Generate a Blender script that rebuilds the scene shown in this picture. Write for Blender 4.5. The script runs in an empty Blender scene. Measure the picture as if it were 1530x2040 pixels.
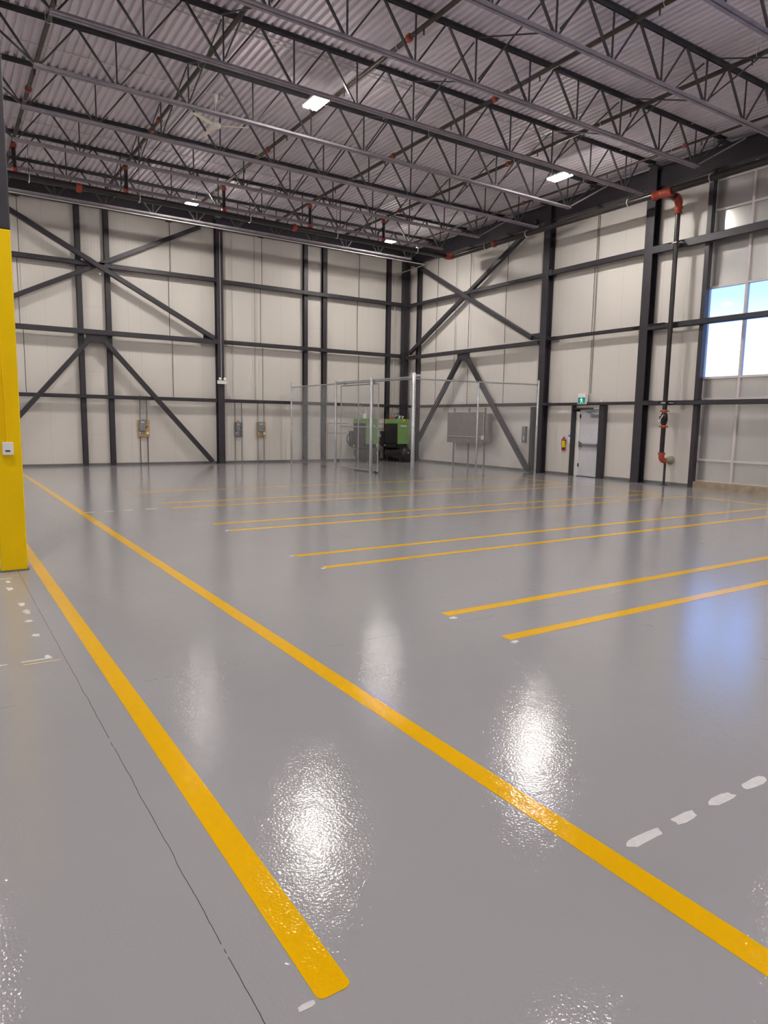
import bpy, bmesh, math, random
from mathutils import Vector, Matrix
random.seed(7)
C = bpy.context.scene.collection
S = bpy.context.scene

# ---------------------------------------------------------------- camera
cam_d = bpy.data.cameras.new('camera')
cam = bpy.data.objects.new('camera', cam_d)
C.objects.link(cam)
cam_d.sensor_fit = 'VERTICAL'
cam_d.sensor_height = 36.0
cam_d.lens = 1365.85 / 2040 * 36.0
cam_d.clip_start = 0.05
cam_d.clip_end = 400
_r = Vector((0.837289, -0.546516, 0.01637))
_f = Vector((0.543724, 0.829114, -0.130133))
_u = Vector((0.057547, 0.11786, 0.991361))
cam.matrix_world = Matrix(((_r.x, _u.x, -_f.x, -17.2549), (_r.y, _u.y, -_f.y, -24.777),
                           (_r.z, _u.z, -_f.z, 1.62), (0, 0, 0, 1)))
S.camera = cam

# ---------------------------------------------------------------- light and exposure
LAMP = 330.0            # strength of the diffusers of the high bay lights
SKY = 3.3              # brightness of the overcast sky outside
S.view_settings.view_transform = 'Standard'
S.view_settings.look = 'None'
S.view_settings.gamma = 1.0
S.view_settings.use_curve_mapping = False
S.view_settings.exposure = 0.0
w = bpy.data.worlds.new('sky')
S.world = w
w.use_nodes = True
nt = w.node_tree
bg = nt.nodes['Background']
gr = nt.nodes.new('ShaderNodeValToRGB')
tc = nt.nodes.new('ShaderNodeTexCoord')
sp = nt.nodes.new('ShaderNodeSeparateXYZ')
nt.links.new(tc.outputs['Generated'], sp.inputs[0])
nt.links.new(sp.outputs['Z'], gr.inputs[0])
for _i, (_p, _c) in enumerate(((0.0, (0.50, 0.58, 0.72)), (0.45, (0.10, 0.26, 0.85)), (0.12, (0.46, 0.60, 1.0)), (0.165, (0.26, 0.46, 1.0)))):
    _e = gr.color_ramp.elements[_i] if _i < 2 else gr.color_ramp.elements.new(_p)
    _e.position = _p
    _e.color = (*_c, 1)
nt.links.new(gr.outputs[0], bg.inputs['Color'])
bg.inputs['Strength'].default_value = SKY
try:
    S.cycles.max_bounces = 8
    S.cycles.diffuse_bounces = 5
    S.cycles.glossy_bounces = 4
    S.cycles.transmission_bounces = 4
    S.cycles.transparent_max_bounces = 8
    S.cycles.sample_clamp_indirect = 6.0
    S.cycles.caustics_reflective = False
    S.cycles.caustics_refractive = False
    S.cycles.use_denoising = True
except Exception:
    pass


# ---------------------------------------------------------------- materials
def mat(name, col, rough=0.5, metal=0.0, var=0.06, scale=3.0, bump=0.0, bscale=40.0, coat=0.0, spec=0.5, emit=0.0,
        bdist=0.002):
    m = bpy.data.materials.new(name)
    m.use_nodes = True
    t = m.node_tree
    b = t.nodes['Principled BSDF']
    b.inputs['Roughness'].default_value = rough
    b.inputs['Metallic'].default_value = metal
    b.inputs['Specular IOR Level'].default_value = spec
    if coat:
        b.inputs['Coat Weight'].default_value = coat
        b.inputs['Coat Roughness'].default_value = 0.05
    g = t.nodes.new('ShaderNodeNewGeometry')
    n = t.nodes.new('ShaderNodeTexNoise')
    n.inputs['Scale'].default_value = scale
    n.inputs['Detail'].default_value = 4
    t.links.new(g.outputs['Position'], n.inputs['Vector'])
    r = t.nodes.new('ShaderNodeMapRange')
    r.inputs['From Min'].default_value = 0.25
    r.inputs['From Max'].default_value = 0.75
    r.inputs['To Min'].default_value = 1 - var
    r.inputs['To Max'].default_value = 1 + var
    t.links.new(n.outputs['Fac'], r.inputs['Value'])
    v = t.nodes.new('ShaderNodeVectorMath')
    v.operation = 'SCALE'
    v.inputs[0].default_value = col[:3]
    t.links.new(r.outputs[0], v.inputs['Scale'])
    t.links.new(v.outputs[0], b.inputs['Base Color'])
    if emit:
        b.inputs['Emission Color'].default_value = (*col[:3], 1)
        b.inputs['Emission Strength'].default_value = emit
    if bump:
        n2 = t.nodes.new('ShaderNodeTexNoise')
        n2.inputs['Scale'].default_value = bscale
        n2.inputs['Detail'].default_value = 2
        t.links.new(g.outputs['Position'], n2.inputs['Vector'])
        bp = t.nodes.new('ShaderNodeBump')
        bp.inputs['Strength'].default_value = bump
        bp.inputs['Distance'].default_value = bdist
        t.links.new(n2.outputs['Fac'], bp.inputs['Height'])
        t.links.new(bp.outputs[0], b.inputs['Normal'])
    m['b'] = 1
    return m


class NB:
    """small helper for shader maths"""
    def __init__(s, m):
        s.t = m.node_tree
        s.b = s.t.nodes['Principled BSDF']

    def node(s, k, **kw):
        n = s.t.nodes.new(k)
        for a, v in kw.items():
            setattr(n, a, v)
        return n

    def math(s, op, a, b=None, c=None):
        n = s.node('ShaderNodeMath', operation=op)
        for i, v in enumerate((a, b, c)):
            if v is None:
                continue
            if isinstance(v, (int, float)):
                n.inputs[i].default_value = v
            else:
                s.t.links.new(v, n.inputs[i])
        return n.outputs[0]

    def noise(s, vec, scale, detail=2, rough=0.5):
        n = s.node('ShaderNodeTexNoise')
        n.inputs['Scale'].default_value = scale
        n.inputs['Detail'].default_value = detail
        n.inputs['Roughness'].default_value = rough
        s.t.links.new(vec, n.inputs['Vector'])
        return n.outputs['Fac']

    def mix(s, f, a, b):
        n = s.node('ShaderNodeMix', data_type='RGBA')
        for i, v in (('Factor', f), ('A', a), ('B', b)):
            k = n.inputs[0] if i == 'Factor' else n.inputs[6 if i == 'A' else 7]
            if isinstance(v, (tuple, float, int)):
                k.default_value = v if not isinstance(v, tuple) else (*v[:3], 1)
            else:
                s.t.links.new(v, k)
        return n.outputs[2]


def gloss_floor(name, col, is_floor=True):
    m = bpy.data.materials.new(name)
    m.use_nodes = True
    q = NB(m)
    t = q.t
    g = q.node('ShaderNodeNewGeometry').outputs['Position']
    s3 = q.node('ShaderNodeSeparateXYZ')
    t.links.new(g, s3.inputs[0])
    X, Y = s3.outputs[0], s3.outputs[1]
    n1 = q.noise(g, 0.55, 4, 0.6)
    n2 = q.noise(g, 6.0, 3)
    base = q.mix(n1, tuple(c * 0.93 for c in col), tuple(c * 1.07 for c in col))
    base = q.mix(q.math('MULTIPLY', n2, 0.12), base, tuple(c * 0.8 for c in col))
    if is_floor:
        wob = q.math('MULTIPLY', q.math('SUBTRACT', q.noise(g, 5.0, 3), 0.5), 0.018)
        brk = q.noise(g, 2.6, 4, 0.7)

        def seam(coord, pos, wdt, thr, lo=None, hi=None, oc=None):
            d = q.math('ABSOLUTE', q.math('SUBTRACT', q.math('ADD', coord, wob), pos))
            f = q.math('LESS_THAN', d, wdt)
            f = q.math('MULTIPLY', f, q.math('GREATER_THAN', brk, thr))
            if lo is not None:
                f = q.math('MULTIPLY', f, q.math('GREATER_THAN', oc, lo))
                f = q.math('MULTIPLY', f, q.math('LESS_THAN', oc, hi))
            return f
        f = seam(X, -16.595, 0.0014, 0.36)
        f = q.math('MAXIMUM', f, seam(Y, -20.56, 0.0012, 0.5))
        f = q.math('MAXIMUM', f, seam(X, -12.42, 0.002, 0.53))
        f = q.math('MAXIMUM', f, seam(Y, -12.24, 0.004, 0.56))
        f = q.math('MAXIMUM', f, seam(X, -8.3, 0.004, 0.55))
        base = q.mix(q.math('MULTIPLY', f, 0.85), base, (0.03, 0.028, 0.028))
    t.links.new(base, q.b.inputs['Base Color'])
    q.b.inputs['Roughness'].default_value = 0.035
    q.b.inputs['Specular IOR Level'].default_value = 0.5 if is_floor else 0.3
    q.b.inputs['IOR'].default_value = 1.47
    # orange peel of the epoxy: fine grains over a slow waviness
    fine = q.noise(g, 260.0, 2, 0.6)
    mid = q.noise(g, 84.0, 1, 0.4)
    slow = q.noise(g, 12.0, 2, 0.5)
    h = q.math('ADD', q.math('MULTIPLY', fine, 0.00016), q.math('MULTIPLY', mid, 0.00080))
    h = q.math('ADD', h, q.math('MULTIPLY', slow, 0.0011))
    bp = q.node('ShaderNodeBump')
    bp.inputs['Strength'].default_value = 1.0
    bp.inputs['Distance'].default_value = 1.0
    t.links.new(h, bp.inputs['Height'])
    t.links.new(bp.outputs[0], q.b.inputs['Normal'])
    return m


def wall_mat(name, col, axis, joints, infill=None):
    """insulated metal panel: fine ribs, vertical joints; infill = (ranges, heights) of horizontal joints"""
    m = bpy.data.materials.new(name)
    m.use_nodes = True
    q = NB(m)
    t = q.t
    g = q.node('ShaderNodeNewGeometry').outputs['Position']
    s3 = q.node('ShaderNodeSeparateXYZ')
    t.links.new(g, s3.inputs[0])
    U = s3.outputs[axis]
    Z = s3.outputs[2]
    f = None
    for j in joints:
        d = q.math('LESS_THAN', q.math('ABSOLUTE', q.math('SUBTRACT', U, j)), 0.006)
        f = d if f is None else q.math('MAXIMUM', f, d)
    if infill:
        hz = None
        for h in infill[1]:
            d = q.math('LESS_THAN', q.math('ABSOLUTE', q.math('SUBTRACT', Z, h)), 0.007)
            hz = d if hz is None else q.math('MAXIMUM', hz, d)
        ms = None
        for a, b in infill[0]:
            d = q.math('MULTIPLY', q.math('GREATER_THAN', U, a), q.math('LESS_THAN', U, b))
            ms = d if ms is None else q.math('MAXIMUM', ms, d)
        f = q.math('MAXIMUM', f, q.math('MULTIPLY', hz, ms))
    n = q.noise(g, 0.8, 3)
    base = q.mix(n, tuple(c * 0.97 for c in col), tuple(min(1, c * 1.03) for c in col))
    base = q.mix(q.math('MULTIPLY', f, 0.22), base, (0.22, 0.21, 0.2))
    t.links.new(base, q.b.inputs['Base Color'])
    q.b.inputs['Roughness'].default_value = 0.42
    rib = q.math('SINE', q.math('MULTIPLY', U, 2 * math.pi / 0.1))
    hgt = q.math('MULTIPLY', rib, 0.0009)
    bp = q.node('ShaderNodeBump')
    bp.inputs['Distance'].default_value = 1.0
    bp.inputs['Strength'].default_value = 0.55
    t.links.new(hgt, bp.inputs['Height'])
    t.links.new(bp.outputs[0], q.b.inputs['Normal'])
    return m


M = {}
M['floor'] = gloss_floor('grey_epoxy', (0.370, 0.362, 0.372))
M['yellow_line'] = gloss_floor('yellow_paint', (0.90, 0.49, 0.0), False)
M['wall_back'] = wall_mat('white_panel_back', (0.72, 0.68, 0.63), 0,
                          (-1.93, -3.03, -5.88, -6.9, -7.9, -8.95, -10.0, -11.09, -11.5, -14.04, -15.1, -16.15, -18, -20),
                          (((-12.95, -12.2), (-4.8, -4.12)), (1.05, 2.11, 3.13, 4.18, 5.23, 6.26, 7.29)))
M['wall_right'] = wall_mat('white_panel_right', (0.72, 0.68, 0.64), 1,
                           (-1.6, -2.7, -3.9, -5.3, -6.9, -8.6, -9.1, -11.1, -12.45, -13.2))
M['wall_plain'] = mat('white_wall_plain', (0.66, 0.63, 0.60), 0.6)
M['deck'] = mat('galvanised_deck', (0.74, 0.68, 0.74), 0.5, 0.0, 0.10, 1.2)
M['steel'] = mat('charcoal_steel', (0.036, 0.032, 0.040), 0.45, 0.0, 0.18, 5.0)
M['joist'] = mat('primer_grey_joist', (0.064, 0.062, 0.070), 0.40, 0.1, 0.2, 4.0)
M['chord'] = mat('lit_grey_chord', (0.34, 0.31, 0.345), 0.6, 0.0, 0.2, 4.0, spec=0.25)  # joist primer made lighter, window light and floor bounce put into the colour
M['pipe'] = mat('black_sprinkler_pipe', (0.030, 0.026, 0.026), 0.28, 0.1, 0.25, 6.0)
M['branch'] = mat('rusty_dark_branch_pipe', (0.060, 0.046, 0.036), 0.38, 0.1, 0.5, 3.0)
M['orange'] = mat('orange_coupling', (0.42, 0.065, 0.035), 0.42)
M['conduit'] = mat('galvanised_conduit', (0.66, 0.64, 0.62), 0.5, 0.2)
M['galv'] = mat('galvanised_fence', (0.50, 0.52, 0.55), 0.34, 0.75, 0.12, 12)
M['mesh'] = mat('galvanised_wire', (0.52, 0.53, 0.54), 0.5, 0.2)
M['white'] = mat('white_enamel', (0.86, 0.85, 0.82), 0.4)
M['offwhite'] = mat('cream_blade', (0.90, 0.82, 0.66), 0.45)
M['yellow'] = mat('yellow_column_paint', (0.98, 0.645, 0.0), 0.36, 0, 0.04, 2.0, spec=0.25)
M['curb'] = mat('grey_concrete_curb', (0.17, 0.165, 0.165), 0.6, 0, 0.15, 4)
M['tan_curb'] = mat('tan_concrete', (0.36, 0.29, 0.20), 0.7, 0, 0.25, 5, 0.4, 60)
M['frame'] = mat('anodised_frame', (0.66, 0.61, 0.61), 0.4, 0.0)
M['pan'] = mat('grey_back_pan', (0.67, 0.66, 0.65), 0.21, 0.55, 0.05, 1.5, 0.05, 1.5, bdist=0.02)
M['door'] = mat('pale_door_paint', (0.66, 0.66, 0.70), 0.4)
M['greyhw'] = mat('grey_hardware', (0.30, 0.31, 0.33), 0.35, 0.6)
M['black'] = mat('black_plastic', (0.012, 0.011, 0.012), 0.4)
M['tank'] = mat('black_tank_paint', (0.022, 0.019, 0.019), 0.40, 0, 0.2, 4)
M['green'] = mat('green_cabinet', (0.19, 0.34, 0.11), 0.42)
M['ply'] = mat('plywood', (0.56, 0.37, 0.17), 0.6, 0, 0.25, 14)
M['box'] = mat('grey_electrical_box', (0.25, 0.26, 0.275), 0.4, 0.2)
M['board'] = mat('grey_backboard', (0.20, 0.18, 0.17), 0.6, 0, 0.12, 6)
M['red'] = mat('red_paint', (0.42, 0.02, 0.02), 0.35)
M['yel'] = mat('yellow_label', (0.75, 0.55, 0.02), 0.4)
M['blue'] = mat('blue_label', (0.05, 0.25, 0.75), 0.45)
M['navy'] = mat('navy_print', (0.03, 0.03, 0.12), 0.45)
M['signgreen'] = mat('green_exit_face', (0.004, 0.16, 0.12), 0.4, emit=0.6)
M['signwhite'] = mat('white_exit_figure', (0.55, 0.9, 1.0), 0.4, emit=0.7)
M['mark'] = mat('white_masking_paint', (0.66, 0.64, 0.63), 0.5, 0, 0.1, 30)
M['palemark'] = mat('pale_yellow_tape', (0.62, 0.50, 0.26), 0.5)
M['snow'] = mat('snowy_ground', (0.8, 0.82, 0.85), 0.8)
M['lamp'] = mat('lit_diffuser', (1.0, 0.945, 0.88), 0.5, emit=LAMP, var=0.0)
M['glass'] = bpy.data.materials.new('clear_glass')
M['glass'].use_nodes = True
_q = NB(M['glass'])
_tr = _q.node('ShaderNodeBsdfTransparent')
_tr.inputs[0].default_value = (0.93, 0.97, 0.98, 1)
_gl = _q.node('ShaderNodeBsdfGlossy')
_gl.inputs['Roughness'].default_value = 0.02
_fr = _q.node('ShaderNodeFresnel')
_fr.inputs[0].default_value = 1.45
_mx = _q.node('ShaderNodeMixShader')
_q.t.links.new(_fr.outputs[0], _mx.inputs[0])
_q.t.links.new(_tr.outputs[0], _mx.inputs[1])
_q.t.links.new(_gl.outputs[0], _mx.inputs[2])
_q.t.links.new(_mx.outputs[0], _q.t.nodes['Material Output'].inputs[0])


# ---------------------------------------------------------------- mesh helpers (all in world coordinates)
class MB:
    def __init__(s):
        s.v = []
        s.f = []
        s.smooth = []

    def add(s, vs, fs, sm=False):
        o = len(s.v)
        s.v += [tuple(x) for x in vs]
        s.f += [tuple(i + o for i in f) for f in fs]
        s.smooth += [sm] * len(fs)
        return s

    def box(s, x0, x1, y0, y1, z0, z1):
        x0, x1 = min(x0, x1), max(x0, x1)
        y0, y1 = min(y0, y1), max(y0, y1)
        z0, z1 = min(z0, z1), max(z0, z1)
        vs = [(x0, y0, z0), (x1, y0, z0), (x1, y1, z0), (x0, y1, z0), (x0, y0, z1), (x1, y0, z1), (x1, y1, z1), (x0, y1, z1)]
        return s.add(vs, [(3, 2, 1, 0), (4, 5, 6, 7), (0, 1, 5, 4), (1, 2, 6, 5), (2, 3, 7, 6), (3, 0, 4, 7)])

    def bar(s, a, b, w, h=None, up=(0, 0, 1)):
        """rectangular bar from a to b, w across, h along 'up'"""
        h = h or w
        a, b = Vector(a), Vector(b)
        d = (b - a).normalized()
        u = Vector(up)
        if abs(d.dot(u)) > 0.98:
            u = Vector((1, 0, 0))
        side = d.cross(u).normalized()
        u = side.cross(d).normalized()
        vs = []
        for p in (a, b):
            for i, j in ((-1, -1), (1, -1), (1, 1), (-1, 1)):
                vs.append(p + side * (i * w / 2) + u * (j * h / 2))
        return s.add(vs, [(3, 2, 1, 0), (4, 5, 6, 7), (0, 1, 5, 4), (1, 2, 6, 5), (2, 3, 7, 6), (3, 0, 4, 7)])

    def tube(s, pts, r, n=10, caps=True):
        pts = [Vector(p) for p in pts]
        rs = r if isinstance(r, (list, tuple)) else [r] * len(pts)
        rings = []
        u = None
        for i, p in enumerate(pts):
            if i == 0:
                d = pts[1] - pts[0]
            elif i == len(pts) - 1:
                d = pts[-1] - pts[-2]
            else:
                d = (pts[i + 1] - p).normalized() + (p - pts[i - 1]).normalized()
            d.normalize()
            if u is None:
                u = Vector((0, 0, 1)) if abs(d.z) < 0.9 else Vector((1, 0, 0))
            side = d.cross(u).normalized()
            u = side.cross(d).normalized()
            rings.append([p + (side * math.cos(2 * math.pi * k / n) + u * math.sin(2 * math.pi * k / n)) * rs[i] for k in range(n)])
        vs = [q for rg in rings for q in rg]
        fs = []
        for i in range(len(rings) - 1):
            for k in range(n):
                k2 = (k + 1) % n
                fs.append((i * n + k, i * n + k2, (i + 1) * n + k2, (i + 1) * n + k))
        s.add(vs, fs, True)
        if caps:
            s.add(rings[0], [tuple(reversed(range(n)))])
            s.add(rings[-1], [tuple(range(n))])
        return s

    def prism(s, poly, z0, z1):
        """poly: list of (x, y), extruded in z"""
        n = len(poly)
        vs = [(x, y, z0) for x, y in poly] + [(x, y, z1) for x, y in poly]
        fs = [tuple(reversed(range(n))), tuple(range(n, 2 * n))]
        fs += [(i, (i + 1) % n, n + (i + 1) % n, n + i) for i in range(n)]
        return s.add(vs, fs)

    def plate(s, poly, normal_axis, c0, c1):
        """poly in the two other axes, thickness c0..c1 along the axis (0=x,1=y,2=z)"""
        o = [i for i in range(3) if i != normal_axis]
        n = len(poly)
        vs = []
        for c in (c0, c1):
            for a, b in poly:
                p = [0, 0, 0]
                p[normal_axis] = c
                p[o[0]] = a
                p[o[1]] = b
                vs.append(p)
        fs = [tuple(reversed(range(n))), tuple(range(n, 2 * n))]
        fs += [(i, (i + 1) % n, n + (i + 1) % n, n + i) for i in range(n)]
        return s.add(vs, fs)

    def ibeam(s, a, b, depth, width, tf=0.016, tw=0.012, updir=(0, 0, 1)):
        """I section from a to b (centre line); flanges across 'updir'"""
        a, b = Vector(a), Vector(b)
        d = (b - a).normalized()
        u = Vector(updir)
        off = u * (depth / 2 - tf / 2)
        s.bar(a + off, b + off, width, tf, updir)
        s.bar(a - off, b - off, width, tf, updir)
        s.bar(a, b, tw, depth - 2 * tf, updir)
        return s


def obj(name, mb, m, parent=None, label=None, cat=None, group=None, kind=None, bevel=0.0, loc=None):
    me = bpy.data.meshes.new(name)
    vs = [Vector(v) for v in mb.v]
    if parent is not None:
        o0 = parent['_o'] if '_o' in parent else (0, 0, 0)
        org = Vector(o0)
    elif loc is not None:
        org = Vector(loc)
    else:
        mn = [min(v[i] for v in vs) for i in range(3)]
        mx = [max(v[i] for v in vs) for i in range(3)]
        org = Vector(((mn[0] + mx[0]) / 2, (mn[1] + mx[1]) / 2, mn[2]))
    me.from_pydata([v - org for v in vs], [], mb.f)
    bm = bmesh.new()
    bm.from_mesh(me)
    bmesh.ops.recalc_face_normals(bm, faces=bm.faces)
    bm.to_mesh(me)
    bm.free()
    for p, sm in zip(me.polygons, mb.smooth):
        p.use_smooth = sm
    me.materials.append(m)
    o = bpy.data.objects.new(name, me)
    C.objects.link(o)
    if parent is not None:
        o.parent = parent
        o['_o'] = tuple(org)
    else:
        o.location = org
        o['_o'] = tuple(org)
    if bevel:
        md = o.modifiers.new('bevel', 'BEVEL')
        md.width = bevel
        md.segments = 2
        md.limit_method = 'ANGLE'
    tag(o, label, cat, group, kind)
    return o


def tag(o, label=None, cat=None, group=None, kind=None):
    if label:
        o['label'] = label
    if cat:
        o['category'] = cat
    if group:
        o['group'] = group
    if kind:
        o['kind'] = kind
    return o


def thing(name, label, cat, loc, group=None):
    o = bpy.data.objects.new(name, None)
    o.empty_display_size = 0.2
    C.objects.link(o)
    o.location = loc
    o['_o'] = tuple(loc)
    return tag(o, label, cat, group)


def kids(o):
    return [c for c in bpy.data.objects if c.parent == o]


def dup(o, delta, label=None, parent=None, tree=None):
    c = o.copy()
    C.objects.link(c)
    if parent is None:
        c.location = Vector(o.location) + Vector(delta)
        if label:
            c['label'] = label
    else:
        c.parent = parent
    for ch in kids(o):
        dup(ch, delta, None, c)
    return c


def struct(name, mb, m, **kw):
    return obj(name, mb, m, kind='structure', **kw)


# ---------------------------------------------------------------- the building shell
TOP = 8.81
XL, YF = -34.0, -38.0
struct('floor', MB().box(XL, 0.16, YF, 0.16, -0.12, 0.0), M['floor'])
# ribbed roof deck: ribs run away from the camera, along y
d = MB()
x = XL
z0, z1 = 8.772, 8.824
prof = []
while x < 0.0:
    prof += [(x, z0), (x + 0.074, z0), (x + 0.092, z1), (x + 0.134, z1)]
    x += 0.1524
prof = [p for p in prof if p[0] <= 0.05]
vs, fs = [], []
for px, pz in prof:
    vs += [(px, YF, pz), (px, 0.05, pz)]
for i in range(len(prof) - 1):
    fs.append((2 * i, 2 * i + 1, 2 * i + 3, 2 * i + 2))
d.add(vs, fs)
d.box(XL, 0.16, YF, 0.16, 8.83, 8.95)
ceiling = struct('ceiling', d, M['deck'])
struct('wall_back', MB().box(XL, 0.16, 0.0, 0.16, 0.0, 8.83), M['wall_back'])
WY0, WY1 = -13.80, -30.18
wr = MB()
wr.box(0.0, 0.16, 0.0, -9.66, 0, 8.83)
wr.box(0.0, 0.16, -9.66, -10.62, 2.06, 8.83)
wr.box(0.0, 0.16, -10.62, WY0, 0, 8.83)
wr.box(0.0, 0.16, WY0, WY1, 8.50, 8.83)
wr.box(0.0, 0.16, WY1, YF, 0, 8.83)
struct('wall_right', wr, M['wall_right'])
struct('wall_left', MB().box(XL - 0.16, XL, YF, 0.16, 0.0, 8.83), M['wall_plain'])
struct('wall_front', MB().box(XL, 0.16, YF - 0.16, YF, 0.0, 8.83), M['wall_plain'])
struct('baseboard_back', MB().box(XL, 0.0, -0.03, 0.0, 0.0, 0.075), M['curb'])
b = MB()
b.box(-0.03, 0.0, -0.03, -9.60, 0.0, 0.078)
b.box(-0.03, 0.0, -10.75, WY0, 0.0, 0.078)
struct('baseboard_right', b, M['curb'])
struct('trim_1', MB().box(-0.16, 0.14, WY0 - 0.02, WY1, 0.0, 0.17), M['tan_curb'],
       label='tan concrete curb under the window wall')
struct('ground', MB().box(0.2, 60, -70, 30, -0.3, -0.12), M['snow'], label='snowy ground outside the windows')

# ---------------------------------------------------------------- window wall
vy = [-13.80 - 1.0238 * i for i in range(17)]
hz = [0.17, 0.75, 2.37, 2.92, 5.25, 7.18, 7.92, 8.46]
win = thing('window_1', 'glazed and panelled curtain wall in pale frames, clear middle band, unseen end opened for daylight', None, (0.06, -22.0, 0.17))
win['kind'] = 'structure'
fb = MB()
for y in vy:
    fb.box(0.03, 0.13, y - 0.033, y + 0.033, 0.17, 8.50)
obj('window_mullion', fb, M['frame'], win)
fb = MB()
for z in hz:
    for i in range(len(vy) - 1):
        fb.box(0.035, 0.125, vy[i] - 0.033, vy[i + 1] + 0.033, z - 0.028 + (0.03 if z == 0.17 else 0), z + 0.028)
obj('window_rail', fb, M['frame'], win)
for r in range(len(hz) - 1):
    for i in range(len(vy) - 1):
        clear = (hz[r] == 2.92 and (i < 2 or i > 4)) or (i > 4 and hz[r] in (0.75, 5.25))  # unseen end panes made clear in added rows to bring in daylight
        pb = MB().box(0.075 if clear else 0.085, 0.085 if clear else 0.11, vy[i] - 0.03, vy[i + 1] + 0.03, hz[r] + 0.025, hz[r + 1] - 0.025)
        obj('window_pane' if clear else 'window_panel', pb, M['glass'] if clear else M['pan'], win)

# ---------------------------------------------------------------- door
door = thing('door_1', 'pale grey steel exit door with a panic bar in the right wall', None, (0.0, -10.14, 0.0))
door['kind'] = 'structure'
fm = MB()
fm.box(-0.02, 0.12, -9.76, -9.62, 0, 2.12)
fm.box(-0.02, 0.12, -10.68, -10.58, 0, 2.12)
fm.box(-0.02, 0.12, -9.62, -10.68, 2.05, 2.12)
obj('door_frame', fm, M['white'], door)
lf = obj('door_leaf', MB().box(0.01, 0.055, -9.762, -10.578, 0.02, 2.048), M['door'], door, bevel=0.004)
pbm = MB()
pbm.box(-0.06, -0.03, -9.82, -10.53, 0.97, 1.04)
pbm.box(-0.06, 0.01, -9.78, -9.86, 0.93, 1.08)
pbm.box(-0.06, 0.01, -10.50, -10.56, 0.95, 1.06)
obj('panic_bar', pbm, M['greyhw'], lf)
cl = MB()
cl.box(-0.05, 0.01, -10.22, -10.50, 1.88, 1.95)
cl.bar((-0.03, -10.3, 1.97), (-0.04, -10.0, 2.03), 0.03, 0.012)
cl.bar((-0.04, -10.0, 2.03), (-0.02, -10.38, 2.07), 0.03, 0.012)
obj('door_closer', cl, M['greyhw'], lf)
hg = MB()
for z in (0.3, 1.0, 1.85):
    hg.box(-0.03, 0.01, -9.755, -9.78, z, z + 0.11)
obj('hinge', hg, M['black'], lf)
obj('threshold', MB().box(-0.03, 0.12, -9.72, -10.58, 0.0, 0.015), M['black'], door)

# ---------------------------------------------------------------- columns, posts, girts and braces
def column(name, label, x0, x1, y0, y1, z1=8.66, faces='y', plate=True, group='dark steel columns along the walls'):
    t = thing(name, label, 'column', ((x0 + x1) / 2, (y0 + y1) / 2, 0), group)
    c = MB()
    if faces == 'y':     # flanges face the room along y
        c.ibeam(((x0 + x1) / 2, (y0 + y1) / 2, 0.012), ((x0 + x1) / 2, (y0 + y1) / 2, z1), abs(y1 - y0), abs(x1 - x0), updir=(0, 1, 0))
    elif faces == 'x':
        c.ibeam(((x0 + x1) / 2, (y0 + y1) / 2, 0.012), ((x0 + x1) / 2, (y0 + y1) / 2, z1), abs(x1 - x0), abs(y1 - y0), updir=(1, 0, 0))
    else:
        c.box(x0, x1, y0, y1, 0.0, z1)
    obj('shaft', c, M['steel'], t)
    if plate:
        obj('base_plate', MB().box(x0 - 0.02, x1 + 0.02, y0 + 0.02, y1 - 0.02, 0, 0.014), M['steel'], t)
    return t


cc = column('steel_column', 'dark steel corner column behind the green compressors', -0.42, -0.17, -0.17, -0.42, faces='box')
obj('bracket', MB().box(-0.47, -0.42, -0.2, -0.4, 4.25, 4.5), M['steel'], cc)
obj('bracket', MB().box(-0.40, -0.19, -0.47, -0.42, 6.42, 6.62), M['steel'], cc)
c1 = column('steel_column', 'dark steel column on the back wall carrying the white emergency light', -8.50, -8.26, -0.06, -0.32)
obj('gusset', MB().box(-8.98, -8.50, -0.19, -0.21, 4.42, 4.62), M['steel'], c1)
obj('gusset', MB().box(-8.26, -7.86, -0.1, -0.3, 4.40, 4.415), M['steel'], c1)
d1 = column('steel_column', 'dark steel column between the fence end and the fire extinguisher', -0.31, -0.05, -8.13, -8.40, faces='x')
obj('gusset', MB().box(-0.31, -0.1, -7.72, -8.13, 4.46, 4.62).box(-0.34, -0.06, -8.40, -8.80, 4.43, 4.445), M['steel'], d1)
obj('bracket', MB().box(-0.30, -0.06, -8.40, -8.52, 6.40, 6.58).box(-0.30, -0.06, -8.40, -8.56, 2.25, 2.34), M['steel'], d1)
d2 = column('steel_column', 'dark steel column between the exit door and the fire riser', -0.31, -0.05, -11.99, -12.26, faces='x')
obj('gusset', MB().box(-0.36, -0.06, -11.72, -11.99, 4.42, 4.435).box(-0.36, -0.06, -12.26, -12.80, 4.43, 4.445), M['steel'], d2)
obj('bracket', MB().box(-0.30, -0.06, -12.26, -12.42, 6.37, 6.55).box(-0.30, -0.06, -12.26, -12.45, 2.33, 2.345), M['steel'], d2)
column('steel_column', 'dark steel column of the back wall hidden behind the yellow column', -16.52, -16.28, -0.06, -0.32)

# the near column, painted yellow up to 3.46 m
yc = thing('painted_column', 'steel column painted yellow below and dark above at the left edge', 'column', (-16.62, -16.87, 0))
obj('yellow_shaft', MB().box(-16.745, -16.495, -16.742, -16.52, 0.004, 3.46), M['yellow'], yc, label='glossy yellow painted lower shaft', bevel=0.012)
obj('upper_shaft', MB().box(-16.745, -16.495, -16.742, -16.52, 3.46, 8.70), M['steel'], yc, label='dark unpainted upper shaft', bevel=0.012)
obj('base_plate', MB().box(-16.752, -16.482, -16.75, -16.50, 0, 0.012), M['curb'], yc)

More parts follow.
